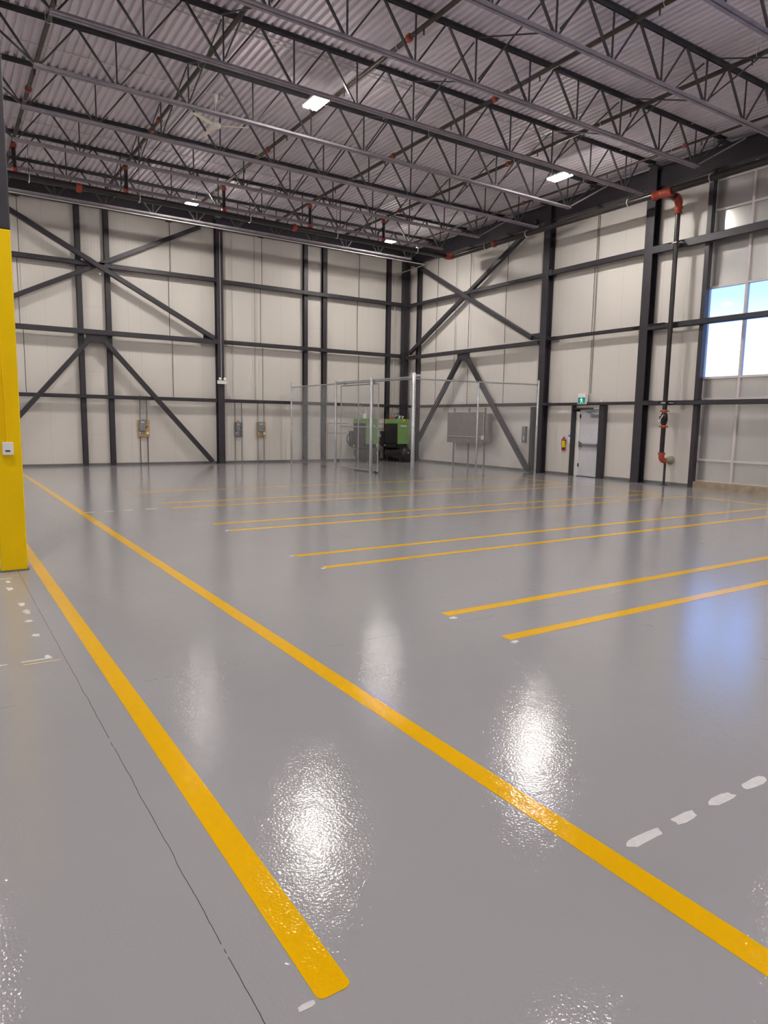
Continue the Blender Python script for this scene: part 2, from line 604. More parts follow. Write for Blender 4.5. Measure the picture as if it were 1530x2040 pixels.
# wall posts (studs)
def post(label, x0, x1, y0, y1, z0, z1, group='slender wall posts', name='wall_post'):
    c = MB()
    if abs(x1 - x0) >= abs(y1 - y0) * 0.99 and y0 > -1:
        c.ibeam(((x0 + x1) / 2, (y0 + y1) / 2, z0), ((x0 + x1) / 2, (y0 + y1) / 2, z1), abs(y1 - y0), abs(x1 - x0), 0.01, 0.008, (0, 1, 0))
    else:
        c.box(x0, x1, y0, y1, z0, z1)
    return obj(name, c, M['steel'], label=label, cat='post', group=group)


PY = (-0.005, -0.165)
post('dark wall post left of the pair behind the left cross braces', -13.11, -12.95, *PY, 0, 8.33)
post('dark wall post right of the pair behind the left cross braces', -12.23, -12.07, *PY, 0, 8.33)
post('dark wall post left of the pair seen through the fence near the gate', -4.96, -4.80, *PY, 0, 8.33)
post('dark wall post right of the pair seen through the fence near the gate', -4.13, -3.96, *PY, 0, 8.33)
post('dark wall post between the compressors on the back wall', -1.09, -0.92, *PY, 0, 8.33)
post('dark wall post on the right wall just beside the corner column', -0.165, -0.005, -0.94, -1.10, 0, 8.13)
post('short dark wall post behind the fence end with a small grey panel', -0.165, -0.005, -7.72, -7.86, 0, 2.21)
post('tall dark post at the left edge of the window wall', -0.20, -0.04, -13.76, -13.88, 0.0, 8.13)

gnum = 0


def girt_b(label, x0, x1, z, h=0.15, y0=-0.17, y1=-0.27, zs=None):
    c = MB()
    y = (y0 + y1) / 2
    c.box(x0, x1, y1, y1 + 0.012, z - h / 2, z + h / 2)
    c.box(x0, x1, y1, y0, z + h / 2 - 0.01, z + h / 2)
    c.box(x0, x1, y1, y0, z - h / 2, z - h / 2 + 0.01)
    return obj('wall_girt', c, M['steel'], label=label, cat='girt', group='horizontal dark wall girts')


def girt_r(label, y0, y1, z, h=0.15, x0=-0.17, x1=-0.27):
    c = MB()
    c.box(x1, x1 + 0.012, y0, y1, z - h / 2, z + h / 2)
    c.box(x1, x0, y0, y1, z + h / 2 - 0.01, z + h / 2)
    c.box(x1, x0, y0, y1, z - h / 2, z - h / 2 + 0.01)
    return obj('wall_girt', c, M['steel'], label=label, cat='girt', group='horizontal dark wall girts')


girt_b('top girt of the back wall, left of its middle column', -16.28, -8.50, 6.54, 0.15)
girt_b('lowest girt of the back wall, left of its middle column', -16.28, -8.50, 2.30, 0.12)
girt_b('top girt of the back wall between its middle column and the corner', -8.26, -0.42, 6.51, 0.15)
girt_b('middle girt of the back wall between its middle column and the corner', -8.26, -0.42, 4.40, 0.14)
girt_b('lowest girt of the back wall behind the compressor cage', -8.26, -0.42, 2.30, 0.12)
girt_r('top girt behind the cross braces of the right wall', -0.42, -8.13, 6.46, 0.13)
girt_r('lowest girt of the right wall behind the fence', -0.42, -8.13, 2.29, 0.11)
girt_r('top girt of the right wall above the exit door', -8.40, -11.99, 6.48, 0.15)
girt_r('middle girt of the right wall above the exit door', -8.40, -11.99, 4.40, 0.10)
girt_r('lowest girt of the right wall just over the exit door', -8.40, -11.99, 2.28, 0.09)
girt_r('heavy top girt crossing the window wall', -12.26, -30.2, 6.45, 0.20, -0.17, -0.32)
girt_r('heavy middle girt crossing the clear windows', -12.26, -30.2, 4.36, 0.14, -0.17, -0.32)
girt_r('heavy lowest girt crossing the window wall', -12.26, -30.2, 2.27, 0.12, -0.17, -0.32)

# roof edge beams
def edge_beam(label, a, b, depth):
    return obj('edge_beam', MB().ibeam(a, b, depth, 0.18), M['steel'], label=label, cat='beam', group='roof edge beams along the walls')


edge_beam('dark roof beam on top of the back wall, left part', (-16.28, -0.18, 8.54), (-8.50, -0.18, 8.54), 0.42)
edge_beam('dark roof beam on top of the back wall, above the compressor cage', (-8.26, -0.18, 8.52), (-0.42, -0.18, 8.52), 0.42)
edge_beam('dark roof beam on top of the right wall above its cross braces', (-0.18, -0.42, 8.38), (-0.18, -8.13, 8.38), 0.52)
edge_beam('dark roof beam on top of the right wall above the exit door', (-0.18, -8.40, 8.38), (-0.18, -11.99, 8.38), 0.52)
edge_beam('dark roof beam on top of the window wall', (-0.18, -12.26, 8.38), (-0.18, -22.0, 8.38), 0.52)
obj('girder', MB().ibeam((-16.62, -0.4, 8.40), (-16.62, -37.0, 8.40), 0.6, 0.2), M['steel'], label='deep dark roof girder running over the yellow column', cat='beam')

# braces
BY = -0.30
def brace(label, a, b, w=0.15, up=(0, 0, 1)):
    return obj('diagonal_brace', MB().bar(a, b, w, w, up), M['steel'], label=label, cat='brace', group='square tube wall braces', bevel=0.01)


def beam(label, a, b, h, w=0.16):
    return obj('brace_beam', MB().bar(a, b, w, h), M['steel'], label=label, cat='beam', bevel=0.01)


bb = beam('heavy horizontal tube at mid height of the back wall under the big X', (-16.28, BY, 4.38), (-8.52, BY, 4.38), 0.16)
obj('gusset', MB().plate([(-12.92, 4.31), (-12.92, 4.14), (-12.75, 4.02), (-12.43, 4.02), (-12.26, 4.14), (-12.26, 4.31)], 1, BY - 0.01, BY + 0.01), M['steel'], bb)
brace('upper back wall brace falling from top left to the middle column', (-16.30, BY - 0.06, 8.49), (-8.66, BY - 0.06, 4.50))
brace('upper back wall brace rising from the left to the roof', (-16.30, BY + 0.10, 4.60), (-9.04, BY + 0.10, 8.27), 0.14)
brace('lower back wall brace leaning left under the gusset', (-12.84, BY, 4.10), (-16.25, BY, 0.12))
brace('lower back wall brace running down to the foot of the middle column', (-12.34, BY, 4.12), (-8.74, BY, 0.08))
bb = beam('heavy horizontal tube at mid height of the right wall behind the fence', (BY, -0.44, 4.31), (BY, -8.11, 4.31), 0.14)
obj('gusset', MB().plate([(-3.86, 4.25), (-3.86, 4.08), (-4.0, 3.96), (-4.46, 3.96), (-4.58, 4.08), (-4.58, 4.25)], 0, BY - 0.01, BY + 0.01), M['steel'], bb)
brace('upper right wall brace falling from the corner to the next column', (BY - 0.06, -0.62, 8.24), (BY - 0.06, -7.85, 4.47))
brace('upper right wall brace rising from the corner column to the roof', (BY + 0.09, -0.55, 4.50), (BY + 0.09, -7.72, 8.25), 0.14)
brace('lower right wall brace leaning down to the corner column', (BY, -4.03, 4.06), (BY, -0.74, 0.08))
brace('lower right wall brace leaning down to the foot of the fence end column', (BY, -4.43, 4.06), (BY, -7.82, 0.08))

# sag rods
def rod(label, x, y, segs, top_bracket=None):
    t = thing('sag_rod', label, 'rod', (x, y, segs[-1][0]), 'thin dark sag rods on the walls')
    for (za, zb, dx, dy) in segs:
        obj('rod', MB().tube([(x + dx, y + dy, za), (x + dx, y + dy, zb)], 0.010, 6), M['steel'], t)
    if top_bracket:
        obj('top_bracket', MB().box(*top_bracket), M['steel'], t)
    return t


for x, lab in ((-14.74, 'thin dark rod on the back wall beside the yellow column'),
               (-10.09, 'thin dark rod on the back wall crossed by the brace, left of the middle column'),
               (-6.70, 'thin dark rod on the back wall above the right grey disconnect'),
               (-2.47, 'thin dark rod on the back wall above the left compressor')):
    rod(lab, x, -0.10, [(6.6, 8.36, 0.02, 0), (4.46, 6.47, -0.05, 0), (2.37, 4.33, 0.03, 0)], (x - 0.08, x + 0.1, -0.02, -0.3, 8.30, 8.36))
for y, lab in ((-2.25, 'thin dark rod on the right wall nearest the corner'),
               (-4.25, 'thin dark rod on the right wall through the brace crossing'),
               (-6.25, 'thin dark rod on the right wall left of the fence end column'),
               (-10.13, 'thin dark rod on the right wall above the exit sign')):
    rod(lab, -0.10, y, [(6.55, 8.14, 0, -0.015), (4.46, 6.40, 0, 0.02), (2.34, 4.24, 0, -0.01)], (-0.3, -0.02, y - 0.12, y + 0.08, 8.10, 8.16))

# door posts and header
post('dark steel post on the left of the exit door', -0.17, -0.02, -9.53, -9.605, 0, 2.33, name='door_post', group='dark posts beside the exit door')
post('dark steel post on the right of the exit door', -0.19, -0.02, -10.64, -10.82, 0, 2.33, name='door_post', group='dark posts beside the exit door')
hd = obj('door_header', MB().box(-0.15, -0.03, -9.61, -10.635, 2.115, 2.165), M['steel'], label='thin dark steel header over the exit door', cat='beam')
obj('sticker', MB().box(-0.156, -0.1505, -10.40, -10.62, 2.12, 2.16), M['white'], hd, label='small white label')

# ---------------------------------------------------------------- roof joists
JY = [-24.78 + 1.012 * (-0.45 - 1.975 * k + 24.78) for k in range(0, 10)]
BN = [-15.31 + 1.381 * j for j in range(11)]
ZB0, ZT0 = 7.862, 8.700
ords = ['', 'first', 'second', 'third', 'fourth', 'fifth', 'sixth', 'seventh', 'eighth', 'ninth']


def make_joist(k):
    y = JY[k]
    t = thing('roof_joist', 'dark open web steel roof joist, %s one out from the back wall' % ords[k], 'joist', (-8.4, y, ZB0), 'open web steel roof joists')
    xe = -0.62 if k in (4, 6) else -1.36
    top = MB()
    bot = MB()
    for s in (-1, 1):
        a = y + s * 0.014
        b = y + s * 0.078
        top.box(-16.5, -0.30, a, b, 8.760, 8.768)
        top.box(-16.5, -0.30, a, a + s * 0.008, ZT0, 8.760)
        bot.box(-15.36, xe, a, b, ZB0, ZB0 + 0.008)
        bot.box(-15.36, xe, a, a + s * 0.008, ZB0 + 0.008, ZB0 + 0.066)
    obj('top_chord', top, M['joist'], t)
    obj('bottom_chord', bot, M['chord'], t)
    zt, zb = 8.71, ZB0 + 0.03
    tn = [(BN[j] + BN[j + 1]) / 2 for j in range(10)]
    tn = [-15.98] + tn + [-0.92]
    for j, xb in enumerate(BN):
        obj('web_diagonal', MB().bar((tn[j] + 0.03, y, zt), (xb - 0.035, y, zb), 0.034, 0.04, (0, 1, 0)), M['joist'], t)
        obj('web_diagonal', MB().bar((xb + 0.035, y, zb), (tn[j + 1] - 0.03, y, zt), 0.028, 0.03, (0, 1, 0)), M['joist'], t)
        if 0 < j < 11:
            obj('web_vertical', MB().bar((xb, y, zb), (xb, y, zt), 0.026, 0.026, (0, 1, 0)), M['joist'], t)
    obj('end_diagonal', MB().bar((BN[0], y, zb), (-16.45, y, 8.72), 0.034, 0.03, (0, 1, 0)), M['joist'], t)
    if xe < -1:
        obj('end_diagonal', MB().bar((BN[-1] + 0.05, y, zb), (-0.34, y, 8.72), 0.034, 0.03, (0, 1, 0)), M['joist'], t)
    obj('seat', MB().box(-0.5, -0.12, y - 0.08, y + 0.08, 8.655, 8.70), M['joist'], t)
    obj('seat', MB().box(-16.5, -16.2, y - 0.08, y + 0.08, 8.70 - 0.02, 8.70), M['joist'], t)
    return t


J1 = make_joist(1)
J4 = make_joist(4)
for k in (2, 3, 5, 7, 8, 9):
    dup(J1, (0, JY[k] - JY[1], 0), 'dark open web steel roof joist, %s one out from the back wall' % ords[k])
dup(J4, (0, JY[6] - JY[4], 0), 'dark open web steel roof joist, sixth one out from the back wall')

# cross bridging between joists
rows = ((-12.58, 'left'), (-8.43, 'middle'), (-4.28, 'right'))
proto = None
for rx, rn in rows:
    for k in range(1, 9):
        ya, yb = JY[k], JY[k + 1]
        lab = '%s row of thin crossed bridging angles between the %s and %s roof joists' % (rn, ords[k], ords[k + 1])
        if proto is None:
            proto = thing('cross_bridging', lab, 'bridging', (rx, (ya + yb) / 2, 7.9), 'crossed bridging angles between the joists')
            proto['_y'] = (ya + yb) / 2
            obj('angle', MB().bar((rx - 0.03, ya - 0.08, 8.66), (rx - 0.03, yb + 0.08, 7.96), 0.022, 0.022), M['joist'], proto)
            obj('angle', MB().bar((rx + 0.03, ya - 0.08, 7.96), (rx + 0.03, yb + 0.08, 8.66), 0.022, 0.022), M['joist'], proto)
            prx = rx
        else:
            dup(proto, (rx - prx, (ya + yb) / 2 - proto['_y'], 0), lab)
# kicker from bottom chord ends up to the wall beam
for i, k in enumerate((3, 5, 7)):
    y = JY[k]
    obj('kicker_angle', MB().bar((-1.36, y - 0.02, 7.93), (-0.32, y - 0.55, 8.60), 0.035, 0.035), M['chord'],
        label='short angle kicking up from the wall end of the %s roof joist' % ords[k], cat='brace', group='kicker angles at joist ends')

# ---------------------------------------------------------------- sprinkler pipes
ZM = 7.65
MBY, MRX = -4.25, -1.10


def ring_hanger(par, p, axis, r):
    """white split ring and rod up to the deck"""
    m_ = MB()
    pts = []
    for k in range(13):
        a = 2 * math.pi * k / 12
        if axis == 'x':
            pts.append((p[0], p[1] + math.cos(a) * r, p[2] + math.sin(a) * r))
        else:
            pts.append((p[0] + math.cos(a) * r, p[1], p[2] + math.sin(a) * r))
    m_.tube(pts, 0.011, 6)
    h = obj('pipe_hanger', m_, M['white'], par, label='white ring hanger')
    obj('hanger_rod', MB().tube([(p[0], p[1], p[2] + r), (p[0], p[1], 8.77)], 0.006, 5), M['joist'], h)


mp = thing('sprinkler_main', 'thick black sprinkler main under the joists along the back wall', 'pipe', (-8.8, MBY, ZM))
obj('pipe_run', MB().tube([(-16.3, MBY, ZM + 0.03), (MRX - 0.16, MBY, ZM - 0.02)], 0.085, 16), M['pipe'], mp)
for x in (-14.83, -12.09, -8.84, -5.83, -2.60):
    ring_hanger(mp, (x, MBY, ZM), 'x', 0.10)
for x in (-13.65, -7.35):
    obj('coupling', MB().tube([(x - 0.07, MBY, ZM), (x - 0.03, MBY, ZM), (x + 0.03, MBY, ZM), (x + 0.07, MBY, ZM)], [0.10, 0.115, 0.115, 0.10], 14), M['orange'], mp, label='orange pipe coupling')
mr = thing('sprinkler_main', 'thick black sprinkler main under the joists along the right wall', 'pipe', (MRX, -12, ZM))
obj('pipe_run', MB().tube([(MRX, MBY - 0.16, ZM - 0.03), (MRX, -21.5, ZM - 0.03)], 0.085, 16), M['pipe'], mr)
for y in (-6.21, -8.16, -12.0, -14.37, -17.5):
    ring_hanger(mr, (MRX, y, ZM - 0.03), 'y', 0.10)
el = []
for k in range(7):
    a = math.pi / 2 * k / 6
    el.append((MRX - 0.16 + 0.16 * math.sin(a), MBY - 0.16 + 0.16 * math.cos(a), ZM - 0.03))
obj('elbow', MB().tube([(el[0][0] - 0.06, el[0][1], el[0][2])] + el + [(el[-1][0], el[-1][1] - 0.06, el[-1][2])], 0.10, 14), M['orange'], mr, label='orange corner elbow')
obj('coupling', MB().tube([(MRX, -6.56, ZM - 0.03), (MRX, -6.60, ZM - 0.03), (MRX, -6.66, ZM - 0.03), (MRX, -6.70, ZM - 0.03)], [0.10, 0.115, 0.115, 0.10], 14), M['orange'], mr, label='orange pipe coupling')

# riser by the window wall
RX, RY = -0.45, -13.08
rs = thing('fire_riser', 'vertical black fire riser with orange fittings beside the window wall', 'pipe', (RX, RY, 0.0))
obj('tee', MB().tube([(MRX, -12.78, 7.60), (MRX, -12.84, 7.60), (MRX, -12.85, 7.60), (MRX, -13.26, 7.60), (MRX, -13.27, 7.60), (MRX, -13.33, 7.60)], [0.125, 0.125, 0.105, 0.105, 0.125, 0.125], 16)
    .tube([(MRX, RY, 7.60), (MRX + 0.2, RY, 7.60)], [0.10, 0.10], 14), M['orange'], rs, label='orange pipe tee')
obj('nipple', MB().tube([(MRX + 0.18, RY, 7.60), (RX - 0.16, RY, 7.60)], 0.085, 14), M['pipe'], rs)
el = [(RX - 0.22, RY, 7.60)]
for k in range(7):
    a = math.pi / 2 * k / 6
    el.append((RX - 0.16 + 0.16 * math.sin(a), RY, 7.60 - 0.16 + 0.16 * math.cos(a)))
el.append((RX, RY, 7.36))
obj('elbow', MB().tube(el, [0.105] * 6 + [0.10, 0.095, 0.085], 14), M['orange'], rs, label='orange elbow at the top')
obj('reducer', MB().tube([(RX, RY, 7.37), (RX, RY, 7.34), (RX, RY, 7.26), (RX, RY, 7.25), (RX, RY, 7.20)], [0.115, 0.115, 0.075, 0.10, 0.10], 14), M['orange'], rs)
obj('riser_pipe', MB().tube([(RX, RY, 7.22), (RX, RY, 2.02)], 0.063, 14), M['pipe'], rs)
obj('riser_pipe', MB().tube([(RX, RY, 1.64), (RX, RY, 0.84)], 0.063, 14), M['pipe'], rs)
for z in (2.04, 1.62):
    cp = MB().tube([(RX, RY, z - 0.035), (RX, RY, z - 0.02), (RX, RY, z + 0.02), (RX, RY, z + 0.035)], [0.075, 0.088, 0.088, 0.075], 14)
    cp.box(RX - 0.03, RX + 0.03, RY - 0.125, RY + 0.125, z - 0.015, z + 0.015)
    obj('coupling', cp, M['orange'], rs, label='orange pipe coupling')
cv = MB().tube([(RX, RY, 2.0), (RX, RY, 1.95), (RX, RY, 1.83), (RX, RY, 1.72), (RX, RY, 1.66)], [0.06, 0.085, 0.10, 0.085, 0.06], 14)
cv.box(RX - 0.13, RX - 0.05, RY - 0.06, RY + 0.06, 1.76, 1.9)
v = obj('check_valve', cv, M['black'], rs, label='black check valve')
obj('valve_tag', MB().box(RX - 0.16, RX - 0.135, RY - 0.0, RY + 0.07, 1.75, 1.80).bar((RX - 0.14, RY - 0.06, 1.93), (RX - 0.145, RY + 0.03, 1.80), 0.012, 0.02), M['white'], v, label='white tag and strap')
el = [(RX, RY, 0.90)]
for k in range(7):
    a = math.pi / 2 * k / 6
    el.append((RX + 0.11 - 0.11 * math.cos(a), RY, 0.80 - 0.11 * math.sin(a)))
el.append((RX + 0.16, RY, 0.69))
eb = MB().tube(el, 0.078, 14)
eb.tube([(RX, RY, 0.85), (RX, RY, 0.91)], [0.095, 0.095], 14)
obj('elbow', eb, M['orange'], rs, label='orange elbow at the bottom')
obj('wall_stub', MB().tube([(RX + 0.15, RY, 0.69), (-0.07, RY, 0.69), (-0.07, RY, 0.69), (0.0, RY, 0.69)], [0.07, 0.07, 0.12, 0.12], 14), mat('pale_flange', (0.36, 0.36, 0.26), 0.5), rs)
obj('pipe_stand', MB().tube([(RX + 0.18, RY, 0.0), (RX + 0.18, RY, 0.66)], 0.032, 10).box(RX + 0.10, RX + 0.26, RY - 0.08, RY + 0.08, 0, 0.012), M['steel'], rs)
for z in (6.47, 2.27):
    cb = MB()
    cb.box(RX - 0.085, RX + 0.13, RY - 0.16, RY - 0.066, z - 0.02, z + 0.005)
    cb.box(RX - 0.085, RX + 0.13, RY + 0.066, RY + 0.16, z - 0.02, z + 0.005)
    cb.box(RX - 0.085, RX - 0.066, RY - 0.16, RY + 0.16, z - 0.02, z + 0.005)
    obj('pipe_clamp', cb, M['conduit'], rs, label='bright clamp')

# branch lines
for i, (x, lab) in enumerate(((-15.15, 'olive brown branch pipe near the left joist ends'),
                              (-12.43, 'dark branch pipe passing left of the ceiling fan'),
                              (-9.65, 'dark branch pipe passing between the fan and the near left light'),
                              (-6.80, 'dark branch pipe running over the middle of the hall'),
                              (-4.00, 'dark branch pipe right of the hall centre passing the near right light'),
                              (-1.33, 'thin rusty branch pipe closest to the right wall'))):
    t = thing('sprinkler_branch', lab, 'pipe', (x, -11, 8.5), 'sprinkler branch pipes through the joists')
    y0 = -1.2
    r = 0.044 if i not in (5,) else 0.03
    obj('pipe_run', MB().tube([(x, y0, 8.5), (x, -20.5, 8.5)], r, 10), M['branch'], t)
    if i < 5:
        obj('riser_nipple', MB().tube([(x, MBY - 0.0, ZM + 0.07), (x, MBY - 0.0, 8.47)], 0.05, 10), M['pipe'], t)
        for z in (8.38, ZM + 0.14):
            obj('coupling', MB().tube([(x, MBY, z - 0.05), (x, MBY, z - 0.03), (x, MBY, z + 0.03), (x, MBY, z + 0.05)], [0.06, 0.075, 0.075, 0.06], 12), M['orange'], t, label='orange coupling')
    ys = ((-7.55,), (-7.63, -6.94), (-13.76, -7.46), (-12.9, -9.0), (-10.32, -5.2), (-13.75, -8.2))[i]
    for y in ys:
        obj('coupling', MB().tube([(x, y - 0.05, 8.5), (x, y - 0.035, 8.5), (x, y + 0.035, 8.5), (x, y + 0.05, 8.5)], [r + 0.012, r + 0.026, r + 0.026, r + 0.012], 12), M['orange'], t, label='orange coupling')
    for y in (-3.1, -5.9, -8.6, -11.4, -14.2, -16.9):
        obj('sprinkler_head', MB().tube([(x, y, 8.46), (x, y, 8.40), (x, y, 8.395), (x, y, 8.37)], [0.016, 0.016, 0.008, 0.022], 8), M['branch'], t)
    for y in (-3.6, -7.0, -10.6, -13.4, -17.0):
        h = MB()
        pts = [(x + math.cos(math.pi + math.pi * k / 8) * (r + 0.008), y, 8.5 + math.sin(math.pi + math.pi * k / 8) * (r + 0.008)) for k in range(9)]
        pts = [(pts[0][0], y, 8.76)] + pts + [(pts[-1][0], y, 8.76)]
        h.tube(pts, 0.005, 5)
        obj('pipe_hanger', h, M['white'], t)

# ---------------------------------------------------------------- conduits
def conduit(label, pts, r=0.014, m='conduit', group=None, name='conduit'):
    P = [Vector(p) for p in pts]
    out = [P[0]]
    for i in range(1, len(P) - 1):
        a = (P[i - 1] - P[i]).normalized()
        b = (P[i + 1] - P[i]).normalized()
        k = min(0.08, (P[i - 1] - P[i]).length / 2, (P[i + 1] - P[i]).length / 2)
        for tt in (0, .33, .67, 1):
            out.append((P[i] + a * k) * (1 - tt) ** 2 + 2 * P[i] * tt * (1 - tt) + (P[i] + b * k) * tt ** 2)
    out.append(P[-1])
    return obj(name, MB().tube(out, r, 8), M[m], label=label, cat='conduit', group=group)


conduit('long bright conduit strapped under the first joist, turning down to the right compressor',
        [(-16.3, -2.09, 7.845), (-0.62, -2.09, 7.80), (-0.72, -0.14, 7.72), (-0.745, -0.14, 1.88), (-0.745, -1.0, 1.86), (-0.9, -1.05, 1.77)], 0.02)
ZD = 8.75
conduit('bright conduit under the deck feeding the near lights, front one of a pair', [(-15.6, -11.90, ZD), (-7.9, -11.84, ZD), (-7.85, -6.5, ZD)], 0.012)
conduit('bright conduit under the deck feeding the near lights, back one of a pair', [(-15.6, -11.72, ZD), (-10.35, -11.72, ZD), (-3.2, -11.70, ZD)], 0.012)
conduit('bright conduit under the deck leading to the ceiling fan', [(-16.2, -9.04, ZD), (-11.62, -9.03, ZD)], 0.012)
conduit('bright conduit under the deck crossing behind the ceiling fan', [(-16.2, -5.05, ZD), (-7.5, -5.05, ZD)], 0.011)
conduit('bright conduit under the deck feeding the far lights', [(-16.2, -3.45, ZD), (-3.2, -3.40, ZD)], 0.011)
conduit('short bright conduit under the deck beside the line to the far lights', [(-16.0, -3.95, ZD), (-11.9, -3.95, ZD)], 0.011)
conduit('bright conduit under the deck close to the right wall', [(-1.9, -2.5, ZD), (-1.75, -16.5, ZD)], 0.009)

# ---------------------------------------------------------------- high bay lights
def make_light(x, y, z, label, vis=True):
    t = thing('high_bay_light', label, 'ceiling light', (x, y, z), 'suspended high bay lights')
    hs = MB().box(x - 0.17, x + 0.17, y - 0.31, y + 0.31, z + 0.03, z + 0.07)
    hs.box(x - 0.06, x + 0.06, y - 0.2, y + 0.2, z + 0.07, z + 0.11)
    obj('housing', hs, M['white'], t)
    for s in (-1, 1):
        obj('diffuser', MB().box(x + s * 0.09 - 0.062, x + s * 0.09 + 0.062, y - 0.30, y + 0.30, z, z + 0.03), M['lamp'], t, label='glowing lamp strip')
    obj('suspension_wire', MB().tube([(x, y + 0.28, z + 0.06), (x, y + 0.30, 8.77)], 0.004, 5), M['white'], t)
    obj('suspension_wire', MB().tube([(x, y - 0.28, z + 0.06), (x, y - 0.30, 8.77)], 0.004, 5), M['white'], t)
    obj('sensor', MB().tube([(x - 0.04, y - 0.36, z + 0.05), (x - 0.04, y - 0.36, z - 0.01), (x - 0.04, y - 0.36, z - 0.03)], [0.045, 0.05, 0.03], 12).box(x - 0.06, x - 0.02, y - 0.36, y - 0.30, z + 0.03, z + 0.06), M['white'], t)
    return t


L0 = make_light(-10.36, -11.52, 8.0, 'lit twin strip high bay light hanging nearest, right of the fan')
dup(L0, (0, 8.0, 0), 'lit high bay light hanging far left near the back wall')
dup(L0, (7.15, 0.07, 0), 'lit high bay light hanging near the right wall before the wide white strip of deck')
dup(L0, (7.15, 8.1, 0), 'lit high bay light hanging far off in the corner over the cage')
# same row of lamps continues outside the frame
for (dx, dy) in ((-7.3, 0), (-7.3, 8.0), (0, -8.0), (7.15, -8.0), (-7.3, -8.0), (-14.6, 0), (-14.6, -8.0), (-7.3, -16.0), (0, -16.0), (7.15, -16.0), (-14.6, 8.0)):
    dup(L0, (dx, dy, 0), 'lit high bay light of the same rows hanging outside the picture')

# ---------------------------------------------------------------- ceiling fan
FX, FY, FZ = -11.58, -9.0, 8.12
fan = thing('ceiling_fan', 'white three blade ceiling fan hanging from the roof deck', 'ceiling fan', (FX, FY, FZ))
obj('motor', MB().tube([(FX, FY, FZ - 0.04), (FX, FY, FZ - 0.03), (FX, FY, FZ + 0.03), (FX, FY, FZ + 0.06), (FX, FY, FZ + 0.09)], [0.06, 0.115, 0.12, 0.08, 0.025], 20), M['white'], fan)
obj('downrod', MB().tube([(FX, FY, FZ + 0.05), (FX, FY, 8.66)], 0.013, 8), M['white'], fan)
obj('canopy', MB().tube([(FX, FY, 8.60), (FX, FY, 8.63), (FX, FY, 8.76)], [0.03, 0.045, 0.075], 12), M['white'], fan)
obj('junction_box', MB().box(FX + 0.10, FX + 0.2, FY - 0.05, FY + 0.05, 8.70, 8.76).bar((FX + 0.02, FY, 8.64), (FX + 0.15, FY, 8.70), 0.015, 0.015), M['conduit'], fan)
for tx, ty in ((-12.193, -9.361), (-10.945, -9.314), (-11.624, -8.29)):
    dvec = Vector((tx - FX, ty - FY, 0))
    L = dvec.length
    dvec.normalize()
    sd = Vector((-dvec.y, dvec.x, 0))
    bl = MB()
    sect = []
    for s, wd in ((0.15, 0.035), (0.22, 0.05), (0.4, 0.052), (0.85, 0.045), (0.97, 0.04), (1.0, 0.02)):
        c = Vector((FX, FY, FZ)) + dvec * (L * s)
        sect.append([c + sd * wd + Vector((0, 0, 0.010)), c + sd * wd + Vector((0, 0, 0.002)), c - sd * wd + Vector((0, 0, -0.012)), c - sd * wd + Vector((0, 0, -0.004))])
    vs = [p for q in sect for p in q]
    fs = [(3, 2, 1, 0), tuple(range(len(vs) - 4, len(vs)))]
    for i in range(len(sect) - 1):
        for k in range(4):
            fs.append((4 * i + k, 4 * i + (k + 1) % 4, 4 * i + 4 + (k + 1) % 4, 4 * i + 4 + k))
    bl.add(vs, fs)
    obj('blade', bl, M['offwhite'], fan)

# ---------------------------------------------------------------- wall electrics, back wall
def disconnect(label, bx0, bx1, z0, z1, gx0, gx1, board_m, orange=False):
    t = thing('disconnect_switch', label, 'electrical switch', ((bx0 + bx1) / 2, -0.03, z0))
    obj('backboard', MB().box(bx0, bx1, -0.06, -0.035, z0, z1), M[board_m], t)
    obj('enclosure', MB().box(gx0, gx1, -0.17, -0.06, z0 + 0.22, z1 + (0.01 if not orange else -0.02)), M['box'], t, bevel=0.006)
    obj('nameplate', MB().box(gx0 + 0.05, gx1 - 0.05, -0.176, -0.17, z1 - 0.09, z1 - 0.06), M['white'], t)
    sw = MB().box(gx0 + 0.01, gx0 + 0.10, -0.13, -0.06, z0 + 0.08, z0 + 0.19)
    so = obj('switch_box', sw, M['conduit'], t)
    obj('socket', MB().tube([((gx0 + 0.055), -0.13, z0 + 0.13), ((gx0 + 0.055), -0.145, z0 + 0.13)], 0.025, 12), M['black'], so)
    obj('lever', MB().bar((gx1 + 0.015, -0.12, z0 + 0.30), (gx1 + 0.03, -0.16, z0 + 0.38), 0.015, 0.015), M['black'], t)
    if orange:
        pts = [((gx0 + gx1) / 2 + 0.05 * math.cos(a), -0.12, z1 + 0.0 + 0.05 * math.sin(a)) for a in [math.pi * k / 6 for k in range(7)]]
        obj('cable_loop', MB().tube([(pts[0][0], -0.12, z1 - 0.04)] + pts + [(pts[-1][0], -0.12, z1 - 0.04)], 0.013, 8), M['orange'], t, label='orange loop')
    else:
        obj('outlet_box', MB().box(bx1 - 0.11, bx1 - 0.04, -0.11, -0.06, z0 + 0.10, z0 + 0.19), M['white'], t)
    return t


